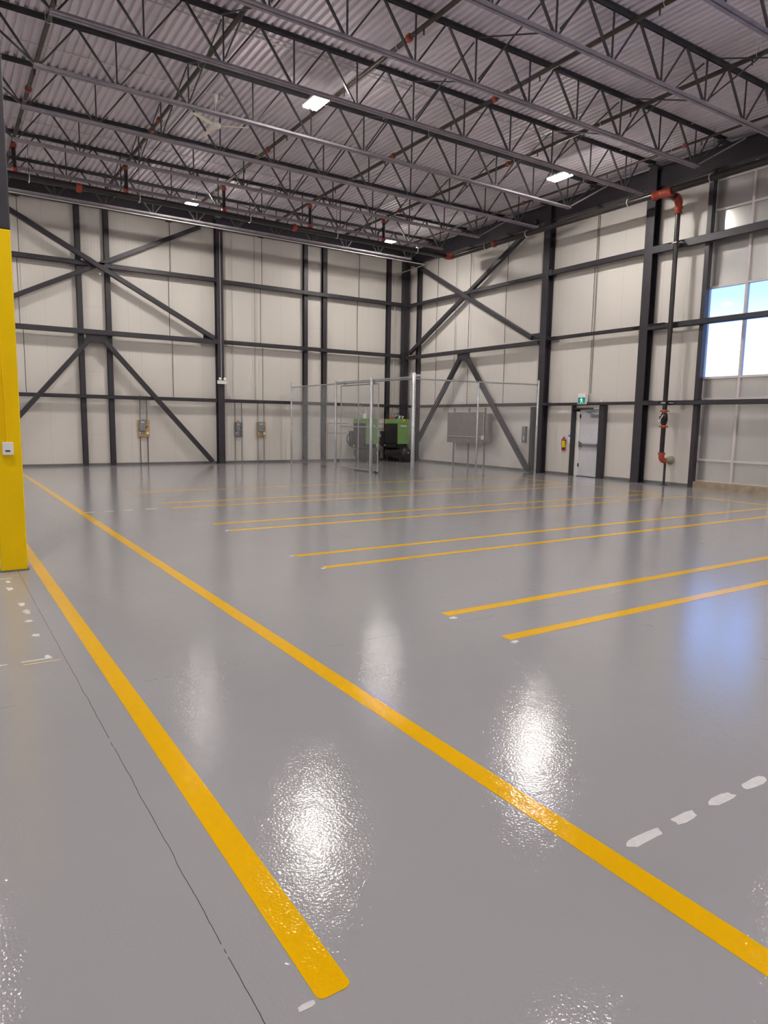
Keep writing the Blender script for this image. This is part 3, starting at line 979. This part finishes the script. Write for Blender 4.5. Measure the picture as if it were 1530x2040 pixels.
disconnect('grey disconnect on a plywood board left of the middle column', -11.316, -10.916, 0.957, 1.55, -11.266, -11.061, 'ply')
disconnect('grey disconnect on a grey board with an orange loop on top', -7.805, -7.481, 0.975, 1.52, -7.767, -7.610, 'box', True)
disconnect('grey disconnect on a plywood board between fence and middle column', -6.922, -6.543, 0.965, 1.54, -6.89, -6.663, 'ply')
G = 'conduits of the wall disconnects'
for x, lab in ((-11.231, 'outer left'), (-11.185, 'second'), (-11.09, 'third'), (-11.00, 'outer right')):
    conduit('%s of four conduits above the far left plywood disconnect' % lab, [(x, -0.10, 1.53), (x, -0.10, 2.40)], 0.011, 'conduit' if lab in ('second', 'third') else 'joist', G)
st = obj('strut_channel', MB().box(-11.27, -10.96, -0.085, -0.05, 1.84, 1.87), M['conduit'], label='short strut clamping the four conduits above the far left disconnect', cat='strut')
for x, lab, z1_ in ((-11.24, 'left leg conduit under the far left plywood disconnect', 0.97), (-10.99, 'right ribbed conduit under the far left plywood disconnect', 0.97)):
    c = MB().tube([(x, -0.09, 0.0), (x, -0.09, z1_)], 0.013, 8)
    if 'ribbed' in lab:
        z = 0.05
        while z < 0.95:
            c.tube([(x, -0.09, z), (x, -0.09, z + 0.02)], 0.021, 8)
            z += 0.06
    obj('conduit', c, M['joist'], label=lab, cat='conduit', group=G)
for x, lab, top in ((-7.79, 'left conduit through the orange loop disconnect', 2.36), (-7.53, 'right conduit beside the orange loop disconnect', 2.30),
                    (-6.88, 'left conduit through the right plywood disconnect', 2.34), (-6.63, 'right conduit beside the right plywood disconnect', 2.34)):
    conduit(lab, [(x, -0.085, 0.0), (x, -0.085, top - 0.06), (x - 0.03, -0.13, top)], 0.018, 'box', G)
conduit('thin tall conduit on the back wall right of the middle column', [(-7.86, -0.06, 2.40), (-7.86, -0.06, 8.33)], 0.014, 'conduit', G)
conduit('thin tall dark conduit on the back wall between the two disconnects', [(-6.97, -0.06, 2.37), (-6.97, -0.06, 8.33)], 0.009, 'box', G)
conduit('thin conduit beside the right post of the pair behind the fence', [(-3.88, -0.06, 8.3), (-3.88, -0.06, 2.45), (-3.76, -0.06, 2.36), (-2.6, -0.06, 2.40)], 0.013, 'conduit', G)
conduit('thin light conduit on the right wall behind the braces', [(-0.07, -3.38, 8.1), (-0.07, -3.38, 2.35)], 0.010, 'box', G)
conduit('thin conduit dropping to the exit sign', [(-0.06, -10.16, 8.1), (-0.06, -10.16, 2.60)], 0.011, 'board', G)

# emergency light on the middle column
el_ = thing('emergency_light', 'white twin head emergency light on the middle back wall column', 'emergency light', (-8.37, -0.33, 2.90))
obj('battery_case', MB().box(-8.54, -8.20, -0.40, -0.325, 2.89, 3.02), M['white'], el_, bevel=0.01)
for x in (-8.46, -8.28):
    obj('lamp_head', MB().tube([(x, -0.36, 3.03), (x, -0.37, 3.06), (x, -0.42, 3.08)], [0.02, 0.045, 0.05], 12), M['white'], el_)
conduit('thin light wire conduit running up the middle back wall column', [(-8.38, -0.34, 3.02), (-8.38, -0.34, 8.2)], 0.009, 'conduit', G)

# exit sign etc
ex = thing('exit_sign', 'green running person exit sign over the right wall door', 'exit sign', (-0.14, -10.07, 2.28))
obj('housing', MB().box(-0.34, -0.28, -9.90, -10.23, 2.27, 2.50), M['white'], ex, bevel=0.006)
obj('lamp_case', MB().box(-0.34, -0.28, -9.92, -10.21, 2.50, 2.60), M['white'], ex, bevel=0.006)
obj('mounting_bracket', MB().box(-0.28, 0.0, -10.03, -10.10, 2.36, 2.56), M['white'], ex)
gf = obj('green_face', MB().box(-0.346, -0.34, -9.925, -10.205, 2.292, 2.475), M['signgreen'], ex)
rp = MB()
Xs = (-0.350, -0.346)


def ps(poly):
    rp.plate([(-10.065 + a * 0.155, 2.383 + b * 0.155) for a, b in poly], 0, *Xs)


ps([(0.02 + 0.10 * math.cos(k * math.pi / 5), 0.42 + 0.10 * math.sin(k * math.pi / 5)) for k in range(10)])   # head
ps([(0.14, 0.30), (-0.12, 0.28), (-0.10, -0.05), (0.08, -0.08)])                                             # trunk
ps([(0.14, 0.30), (0.12, 0.20), (0.34, 0.02), (0.40, 0.10)])                                                 # arm
ps([(-0.12, 0.28), (-0.30, 0.14), (-0.36, -0.02), (-0.28, -0.04), (-0.22, 0.08), (-0.10, 0.14)])             # arm
ps([(0.08, -0.08), (-0.04, -0.06), (0.10, -0.28), (0.10, -0.50), (0.24, -0.50), (0.22, -0.24)])              # leg
ps([(-0.10, -0.02), (0.04, -0.08), (-0.14, -0.34), (-0.42, -0.42), (-0.44, -0.32), (-0.22, -0.26)])          # leg
obj('running_figure', rp, M['signwhite'], gf, label='pale running figure')
obj('door_sensor', MB().box(-0.25, -0.19, -10.72, -10.79, 2.24, 2.40), M['white'], label='small white box on top of the post right of the exit door', cat='box')

fe = thing('fire_extinguisher', 'yellow labelled fire extinguisher on the wall left of the exit door', 'fire extinguisher', (-0.09, -9.2, 0.82))
obj('cylinder', MB().tube([(-0.09, -9.2, 0.80), (-0.09, -9.2, 0.82), (-0.09, -9.2, 1.12), (-0.09, -9.2, 1.17), (-0.09, -9.2, 1.19)], [0.05, 0.062, 0.062, 0.04, 0.02], 16), M['red'], fe, label='red cylinder')
obj('wrap_label', MB().tube([(-0.09, -9.2, 0.90), (-0.09, -9.2, 1.11)], 0.0635, 16), M['yel'], fe, label='yellow label')
obj('wall_hook', MB().box(-0.03, 0.0, -9.18, -9.22, 1.0, 1.15), M['black'], fe)
vh = MB().tube([(-0.09, -9.2, 1.18), (-0.09, -9.2, 1.22)], 0.022, 10)
vh.bar((-0.09, -9.18, 1.22), (-0.13, -9.27, 1.25), 0.02, 0.012)
vh.bar((-0.09, -9.18, 1.20), (-0.12, -9.28, 1.20), 0.02, 0.012)
obj('valve_handle', vh, M['black'], fe)
obj('hose', MB().tube([(-0.09, -9.17, 1.19), (-0.10, -9.12, 1.17), (-0.10, -9.12, 1.0), (-0.10, -9.125, 0.92)], 0.010, 8), M['black'], fe)
sg = thing('wall_notice', 'small blue and white notice between extinguisher and exit door', 'sign', (-0.01, -9.42, 1.02))
obj('sheet', MB().box(-0.008, 0.0, -9.31, -9.45, 1.04, 1.32), M['white'], sg)
obj('blue_header', MB().box(-0.010, -0.008, -9.31, -9.45, 1.24, 1.31), M['blue'], sg)
obj('yellow_tag', MB().box(-0.012, 0.0, -9.37, -9.40, 0.92, 1.0), M['yel'], sg)

# distribution board behind the fence
bd = thing('equipment_backboard', 'large grey backboard on three struts behind the right side of the fence', 'panel', (-0.3, -4.6, 0))
obj('board', MB().box(-0.42, -0.36, -3.52, -5.68, 0.88, 2.03), M['board'], bd, bevel=0.004)
obj('side_box', MB().box(-0.40, -0.20, -5.70, -5.86, 0.92, 1.98), M['board'], bd, bevel=0.004)
obj('pipe', MB().tube([(-0.44, -3.60, 1.13), (-0.44, -5.62, 1.13), (-0.44, -5.66, 1.16), (-0.44, -5.66, 2.0)], 0.010, 6), M['conduit'], bd, label='bright pipe along the bottom')
obj('valve', MB().box(-0.47, -0.42, -5.58, -5.68, 1.04, 1.18), M['white'], bd)
for y in (-3.84, -4.72, -5.62):
    obj('strut', MB().box(-0.36, -0.31, y - 0.022, y + 0.022, 0, 2.2), M['box'], bd)
sp_ = thing('small_wall_panel', 'small grey electrical panel beside the short post by the fence end', 'panel', (-0.2, -7.53, 0.98))
obj('enclosure', MB().box(-0.28, -0.17, -7.46, -7.62, 0.98, 1.55), M['box'], sp_, bevel=0.004)
obj('outlet', MB().box(-0.295, -0.28, -7.55, -7.585, 1.10, 1.22), M['white'], sp_)

# thermostat on the yellow column
th = thing('thermostat', 'small white thermostat box on the yellow column', 'thermostat', (-16.66, -16.75, 1.22))
obj('case', MB().box(-16.675, -16.575, -16.742, -16.79, 1.222, 1.352), M['white'], th, bevel=0.006)
obj('display', MB().box(-16.65, -16.605, -16.7915, -16.79, 1.255, 1.27), M['black'], th)
conduit('yellow painted conduit running up the yellow column from the thermostat', [(-16.63, -16.757, 1.35), (-16.628, -16.757, 1.76), (-16.655, -16.757, 2.6), (-16.68, -16.757, 3.44)], 0.009, 'yellow')

# ---------------------------------------------------------------- chain link cage
FXL, FYL = -5.60, -8.47
fc = thing('chain_link_fence', 'galvanised chain link fence closing off the corner with the compressors', 'fence', (FXL, FYL, 0))


def fpost(x, y, h, r, cap=True):
    m_ = MB().tube([(x, y, 0), (x, y, h - 0.02), (x, y, h)], [r, r, r * 0.6], 14)
    p = obj('fence_post', m_, M['galv'], fc)
    bd_ = MB()
    for z in (0.3, 0.9, 1.5, 2.1, 2.7):
        if z < h - 0.1:
            bd_.tube([(x, y, z), (x, y, z + 0.02)], r + 0.006, 12)
    obj('tension_band', bd_, M['galv'], p)
    return p


fpost(FXL, -0.35, 3.07, 0.034)
fpost(FXL, -3.86, 3.01, 0.042)
fpost(FXL, -6.18, 3.02, 0.052)
pD = fpost(FXL, FYL, 3.04, 0.056)
fpost(-3.17, FYL, 2.89, 0.030)
fpost(-0.60, FYL, 3.05, 0.036)
obj('end_fitting', MB().tube([(FXL, FYL, 2.95), (FXL + 0.16, FYL, 2.95)], 0.045, 12).tube([(FXL + 0.16, FYL, 2.95), (FXL + 0.19, FYL, 2.95)], 0.055, 12), M['galv'], pD)
obj('top_rail', MB().tube([(FXL, -0.35, 2.89), (FXL, -3.86, 2.89)], 0.021, 10), M['galv'], fc)
obj('top_rail', MB().tube([(FXL, -3.86, 2.93), (FXL, FYL, 2.92)], 0.021, 10), M['galv'], fc)
obj('top_rail', MB().tube([(FXL + 0.07, -3.86, 2.885), (FXL + 0.07, FYL, 2.875)], 0.021, 10), M['galv'], fc)
obj('top_rail', MB().tube([(FXL, FYL, 2.87), (-3.17, FYL, 2.88), (-0.6, FYL, 2.91)], 0.021, 10), M['galv'], fc)


def chain(par, p0, p1, z0, z1, name='mesh_panel', pitch=0.072, r=0.0017):
    a, b = Vector(p0), Vector(p1)
    L = (b - a).length
    d_ = (b - a) / L
    H = z1 - z0
    m_ = MB()
    k = -math.ceil(H / pitch)
    while k * pitch < L:
        s0 = k * pitch
        for sg_ in (1, -1):
            # line from (s0, 0) rising to (s0 + H*0.8, H), clipped to 0..L
            run = H * 0.8
            A, B = s0, s0 + run
            t0 = max(0, (0 - A) / run)
            t1 = min(1, (L - A) / run)
            if t1 - t0 > 0.005:
                za, zb = (t0, t1) if sg_ > 0 else (1 - t0, 1 - t1)
                q0 = a + d_ * (A + run * t0)
                q1 = a + d_ * (A + run * t1)
                m_.bar((q0.x, q0.y, z0 + H * za), (q1.x, q1.y, z0 + H * zb), r * 2, r * 2)
        k += 1
    return obj(name, m_, M['mesh'], par)


chain(fc, (FXL, -0.38, 0), (FXL, -3.82, 0), 0.04, 2.88)
chain(fc, (FXL + 0.05, FYL, 0), (-3.20, FYL, 0), 0.04, 2.90)
chain(fc, (-3.14, FYL, 0), (-0.64, FYL, 0), 0.04, 2.93)
gt = thing('chain_link_gate', 'sliding chain link gate standing half open between the fence posts', 'gate', (-5.5, -5.4, 0.03))
GX = -5.50
gf_ = MB()
for y in (-4.06, -6.44):
    gf_.tube([(GX, y, 0.04), (GX, y, 2.83)], 0.021, 10)
for z in (0.06, 2.81):
    gf_.tube([(GX, -4.06, z), (GX, -6.44, z)], 0.021, 10)
obj('gate_frame', gf_, M['galv'], gt)
obj('mid_rail', MB().tube([(GX, -4.06, 1.45), (GX, -6.44, 1.45)], 0.018, 10), M['galv'], gt)
obj('mid_stile', MB().tube([(GX, -5.22, 0.06), (GX, -5.22, 2.81)], 0.016, 10), M['galv'], gt)
chain(gt, (GX, -4.08, 0), (GX, -6.42, 0), 0.07, 2.80)
obj('latch', MB().box(GX - 0.03, GX + 0.05, -6.44, -6.52, 1.15, 1.24), M['galv'], gt)
obj('roller_hanger', MB().box(GX - 0.03, GX + 0.02, -4.30, -4.38, 2.80, 2.93).box(GX - 0.03, GX + 0.02, -6.15, -6.22, 2.80, 2.92), M['galv'], gt)
obj('bottom_roller', MB().tube([(GX - 0.03, -6.34, 0.035), (GX + 0.03, -6.34, 0.035)], 0.035, 12), M['black'], gt)

# ---------------------------------------------------------------- compressors
def compressor(label):
    X0, X1, Y0, Y1 = -1.456, -0.897, -1.60, -0.63
    t = thing('air_compressor', label, 'air compressor', (-1.18, -1.2, 0), 'air compressors in the corner')
    prof_ = []
    yc0, yc1, R = -1.98, -0.50, 0.255
    for k in range(7):
        a = math.pi / 2 * k / 6
        prof_.append((yc0 + 0.14 - 0.14 * math.cos(a), max(0.02, R * math.sin(a))))
    for k in range(6, -1, -1):
        a = math.pi / 2 * k / 6
        prof_.append((yc1 - 0.14 + 0.14 * math.cos(a), max(0.02, R * math.sin(a))))
    tk = MB().tube([(-1.18, y, 0.345) for y, r in prof_], [r for y, r in prof_], 24)
    tank = obj('air_tank', tk, M['tank'], t)
    obj('end_cap', MB().tube([(-1.18, yc0 + 0.02, 0.40), (-1.18, yc0 - 0.01, 0.40)], 0.025, 10), M['conduit'], tank)
    for y in (-1.72, -0.78):
        f_ = MB()
        f_.plate([(-1.42, 0.0), (-0.94, 0.0), (-0.98, 0.2), (-1.38, 0.2)], 1, y - 0.05, y + 0.05)
        obj('foot', f_, M['tank'], t)
    obj('platform', MB().box(X0 + 0.02, X1 - 0.02, Y0 + 0.02, Y1, 0.57, 0.61).box(X0 + 0.05, X1 - 0.05, Y0 + 0.08, Y0 + 0.14, 0.59, 0.75).box(X0 + 0.05, X1 - 0.05, Y1 - 0.3, Y1 - 0.2, 0.59, 0.75), M['tank'], t)
    cab = obj('cabinet_body', MB().box(X0, X1, Y0 + 0.012, Y1, 0.74, 1.56), M['black'], t, bevel=0.01)
    obj('motor_guard', MB().box(X0 - 0.02, X1 - 0.1, Y1, Y1 + 0.35, 0.62, 1.24), M['black'], t, bevel=0.02)
    obj('front_panel', MB().box(X0, X1, Y0, Y0 + 0.012, 0.745, 1.56), M['green'], cab, label='green front panel')
    obj('top_cover', MB().box(X0 - 0.004, X1 + 0.004, Y0 - 0.006, Y1 + 0.004, 1.56, 1.745), M['green'], cab, label='green top cover', bevel=0.01)
    obj('louvre', MB().box(X0 - 0.008, X0, Y0 + 0.08, Y1 - 0.08, 0.62, 0.72), M['tank'], cab)
    bg_ = obj('name_badge', MB().box(X0 + 0.15, X0 + 0.42, Y0 - 0.006, Y0, 1.43, 1.50), M['white'], t, label='white name badge')
    m_ = MB()
    m_.box(X0 + 0.165, X0 + 0.20, Y0 - 0.008, Y0 - 0.006, 1.445, 1.485)
    for i in range(7):
        m_.box(X0 + 0.215 + i * 0.027, X0 + 0.236 + i * 0.027, Y0 - 0.008, Y0 - 0.006, 1.452, 1.478)
    obj('badge_lettering', m_, M['navy'], bg_)
    m_ = MB()
    for i in range(5):
        m_.box(X0 + 0.17 + i * 0.055, X0 + 0.20 + i * 0.055, Y0 - 0.004, Y0, 1.385, 1.405)
    obj('small_lettering', m_, M['navy'], t)
    obj('lock', MB().tube([(X0 + 0.46, Y0 - 0.006, 0.98), (X0 + 0.46, Y0, 0.98)], 0.018, 10), M['black'], t)
    for (px, py) in ((X0 + 0.08, Y0 + 0.05), (X1 - 0.08, Y0 + 0.05)):
        obj('hose', MB().tube([(px, py, 0.76), (px - 0.02, py - 0.05, 0.68), (px + 0.02, py, 0.60)], 0.018, 8), M['black'], t)
    hs_ = [(-1.50, -0.45, 1.20), (-1.62, -0.45, 1.05), (-1.66, -0.45, 0.85), (-1.56, -0.5, 0.66), (-1.42, -0.55, 0.56)]
    obj('air_hose', MB().tube(hs_, 0.018, 8), M['tank'], t)
    g_ = MB().tube([(-1.38, -0.62, 0.66), (-1.44, -0.66, 0.66)], 0.035, 12)
    obj('pressure_gauge', g_, M['white'], t)
    return t


cp2 = compressor('green and black air compressor on a tank, the right one, clear of the gate')
cp1 = dup(cp2, (-1.51, 0.0, 0), 'green and black air compressor on a tank, seen through the gate')
# things on the right compressor
obj('valve_fitting', MB().tube([(-1.40, -0.95, 1.745), (-1.36, -0.95, 1.80), (-1.25, -0.98, 1.83)], 0.035, 10), M['orange'], label='orange fitting on top of the right compressor', cat='fitting')
obj('valve_fitting', MB().tube([(-1.22, -1.1, 1.745), (-1.22, -1.1, 1.82), (-1.12, -1.12, 1.84)], 0.035, 10), M['black'], label='black fitting on top of the right compressor', cat='fitting')
bt = thing('spray_bottle', 'pale blue bottle standing on the right compressor', 'bottle', (-1.20, -1.35, 1.745))
obj('body', MB().tube([(-1.20, -1.35, 1.747), (-1.20, -1.35, 1.84), (-1.20, -1.35, 1.88)], [0.035, 0.035, 0.014], 12), mat('pale_blue_plastic', (0.45, 0.62, 0.78), 0.3), bt)
obj('cap', MB().tube([(-1.20, -1.35, 1.88), (-1.20, -1.35, 1.92)], 0.014, 10), M['blue'], bt)
rb = MB()
rb.bar((-1.17, -1.60, 1.752), (-1.17, -1.625, 1.70), 0.09, 0.02)
rb.bar((-1.17, -1.622, 1.71), (-1.13, -1.622, 1.58), 0.05, 0.012)
rb.bar((-1.18, -1.622, 1.70), (-1.21, -1.622, 1.62), 0.04, 0.012)
obj('caution_ribbon', rb, M['yel'], label='yellow ribbon hanging over the front of the right compressor', cat='ribbon')
# supply to the left compressor
G2 = 'flexible conduits above the left compressor'
conduit('left pale conduit dropping to the left compressor', [(-2.66, -0.07, 2.36), (-2.66, -0.18, 2.2), (-2.66, -0.8, 1.9), (-2.66, -0.85, 1.75)], 0.014, 'white', G2)
conduit('pale curved conduit dropping to the front of the left compressor', [(-2.40, -0.07, 2.38), (-2.42, -0.3, 2.25), (-2.62, -1.1, 1.95), (-2.66, -1.2, 1.75)], 0.014, 'conduit', G2)
conduit('right pale conduit dropping to the left compressor', [(-2.28, -0.07, 2.38), (-2.24, -0.3, 2.2), (-2.5, -0.9, 1.95), (-2.5, -0.95, 1.75)], 0.014, 'white', G2)
obj('filter_canister', MB().tube([(-2.72, -1.1, 1.745), (-2.72, -1.1, 1.78), (-2.72, -1.1, 1.90), (-2.72, -1.1, 1.95)], [0.05, 0.065, 0.065, 0.03], 14), M['white'], label='white round canister on top of the left compressor', cat='canister')
G3 = 'copper pipes by the compressors'
ap = thing('air_pipe', 'thin reddish air pipe rack left of the left compressor', 'pipe', (-3.7, -0.35, 0))
pc = MB()
pc.tube([(-3.05, -0.35, 1.54), (-4.0, -0.35, 1.54), (-4.02, -0.35, 0.0)], 0.012, 8)
pc.tube([(-3.68, -0.35, 1.60), (-3.68, -0.35, 1.12)], 0.016, 8)
pc.tube([(-3.1, -0.35, 1.14), (-4.0, -0.35, 1.14)], 0.010, 8)
obj('copper_run', pc, mat('dull_copper', (0.30, 0.15, 0.11), 0.4, 0.4), ap)
pc = MB().tube([(-1.46, -0.9, 1.54), (-2.42, -0.9, 1.54)], 0.012, 8).tube([(-1.46, -0.9, 1.34), (-2.42, -0.9, 1.34)], 0.010, 8)
obj('air_pipe', pc, bpy.data.materials['dull_copper'], label='pair of thin reddish pipes joining the two compressors', cat='pipe')

# ---------------------------------------------------------------- painted floor lines
LW = 0.11
ZP = 0.0016


def strip(label, x0, x1, y0, y1, m='yellow_line', cat='floor line', group='yellow floor lines', name='floor_line', rnd=None):
    if rnd:
        # rounded end at the low y side
        poly = [(x0, y1), (x0, y0 + rnd)]
        for k in range(5):
            a = math.pi + math.pi / 2 * k / 4
            poly.append((x0 + rnd + rnd * math.cos(a), y0 + rnd + rnd * math.sin(a)))
        for k in range(5):
            a = 1.5 * math.pi + math.pi / 2 * k / 4
            poly.append((x1 - rnd + rnd * math.cos(a), y0 + rnd + rnd * math.sin(a)))
        poly += [(x1, y1)]
        mb_ = MB().prism(poly, 0.0002, ZP)
    else:
        mb_ = MB().box(x0, x1, y0, y1, 0.0002, ZP)
    return obj(name, mb_, M[m], label=label, cat=cat, group=group)


strip('longest yellow line, sweeping from the yellow column to the lower right corner', -15.268, -15.158, -36.0, -1.2)
strip('wide yellow line from the foot of the yellow column with a rounded end at the bottom', -16.438, -16.330, -23.24, -9.5, rnd=0.022)
XS, XE = -13.69, -2.39
R = {1: -20.2565, 2: -21.0034, 3: -17.3432, 4: -18.0845, 5: -14.4274, 6: -15.1523, 7: -11.4184, 8: -12.2108, 9: -9.2126}
names = {9: 'farthest yellow stall line, nearest the fence', 7: 'upper line of the second yellow pair from the fence',
         8: 'lower line of the second yellow pair from the fence', 5: 'upper line of the middle yellow pair',
         6: 'lower line of the middle yellow pair', 3: 'upper line of the second yellow pair from the camera',
         4: 'lower line of the second yellow pair from the camera', 1: 'upper line of the nearest yellow pair, crossing the blue glare',
         2: 'lowest stall line, nearest the camera, crossing the blue glare'}
for i, y in R.items():
    strip(names[i], XS, XE, y - LW, y)
strip('yellow end line joining the two farthest stall lines by the fence', XE - LW, XE, R[7], R[9] - LW, group='yellow end lines')
strip('yellow end line in front of the exit door', XE - LW, XE, R[5], R[8] - LW, group='yellow end lines')
strip('yellow end line before the window wall at the right edge', XE - LW, XE, R[3], R[6] - LW, group='yellow end lines')

# white masking dashes and dabs
def dab(label, x, y, lx, ly, ang=0, m='mark', group='white paint dashes on the floor', name='paint_mark', n=14, rag=0.16):
    poly = []
    for k in range(n):
        a = 2 * math.pi * k / n
        sx = math.copysign(abs(math.cos(a)) ** 0.6, math.cos(a)) * lx / 2 * (1 + random.uniform(-rag, rag))
        sy = math.copysign(abs(math.sin(a)) ** 0.6, math.sin(a)) * ly / 2 * (1 + random.uniform(-rag, rag))
        poly.append((x + sx * math.cos(ang) - sy * math.sin(ang), y + sx * math.sin(ang) + sy * math.cos(ang)))
    return obj(name, MB().prism(poly, 0.0002, 0.0012), M[m], label=label, cat='paint mark', group=group)


dab('white dash touching the rounded end of the wide yellow line', -16.475, -23.235, 0.055, 0.022)
for i, (a, b_) in enumerate(((-15.085, -14.875), (-14.79, -14.64), (-14.53, -14.36), (-14.28, -14.09))):
    dab('%s white dash of the row beside the long yellow line, counted from it' % ('nearest', 'second', 'third', 'fourth')[i], (a + b_) / 2, -23.238, b_ - a, 0.05)
for i, (a, b_) in enumerate(((-15.175, -15.01), (-14.847, -14.688), (-14.506, -14.368), (-14.168, -13.944))):
    dab('%s thin far white dash left of the second yellow pair, counted from the long line' % ('first', 'second', 'third', 'fourth')[i], (a + b_) / 2, -12.245, b_ - a, 0.05)
for i, (x, y, lx, ly) in enumerate(((-16.724, -17.244, 0.04, 0.10), (-16.737, -17.57, 0.06, 0.12), (-16.70, -18.223, 0.05, 0.12),
                                    (-16.69, -18.497, 0.05, 0.16), (-16.703, -18.798, 0.06, 0.06), (-16.701, -19.223, 0.05, 0.07), (-16.692, -19.771, 0.04, 0.07))):
    dab('%s white paint dab out from the foot of the yellow column' % ('first', 'second', 'third', 'fourth', 'fifth', 'sixth', 'seventh')[i], x, y, lx, ly, 0.1, group='white dabs below the yellow column', rag=0.35)
for x0, x1, y, m_, lab in ((-16.78, -16.674, -17.09, 'mark', 'short white line on the floor at the foot of the yellow column'),
                           (-16.711, -16.612, -17.012, 'palemark', 'short pale yellow line on the floor at the foot of the yellow column'),
                           (-16.856, -16.665, -19.815, 'mark', 'short white line crossing the left floor joint'),
                           (-16.85, -16.626, -19.88, 'palemark', 'short pale yellow line crossing the left floor joint'),
                           (-17.05, -16.936, -19.813, 'mark', 'short white line cut by the left edge of the picture')):
    strip(lab, x0, x1, y - 0.010, y + 0.010, m_, 'paint mark', 'short guide lines on the left floor', 'guide_line')
for i, y in ((1, -20.43), (2, -21.16), (3, -17.37), (4, -18.18), (6, -15.2)):
    dab('white dab beginning the %s' % names[i].split(',')[0], XS - 0.0 if i < 3 else XS - 0.03, y, 0.07, 0.05, 0.3, group='white dabs at the stall line ends', rag=0.3)

# temporary origin notes are not part of the scene
for o in bpy.data.objects:
    for k in ('_o', '_y'):
        if k in o:
            del o[k]
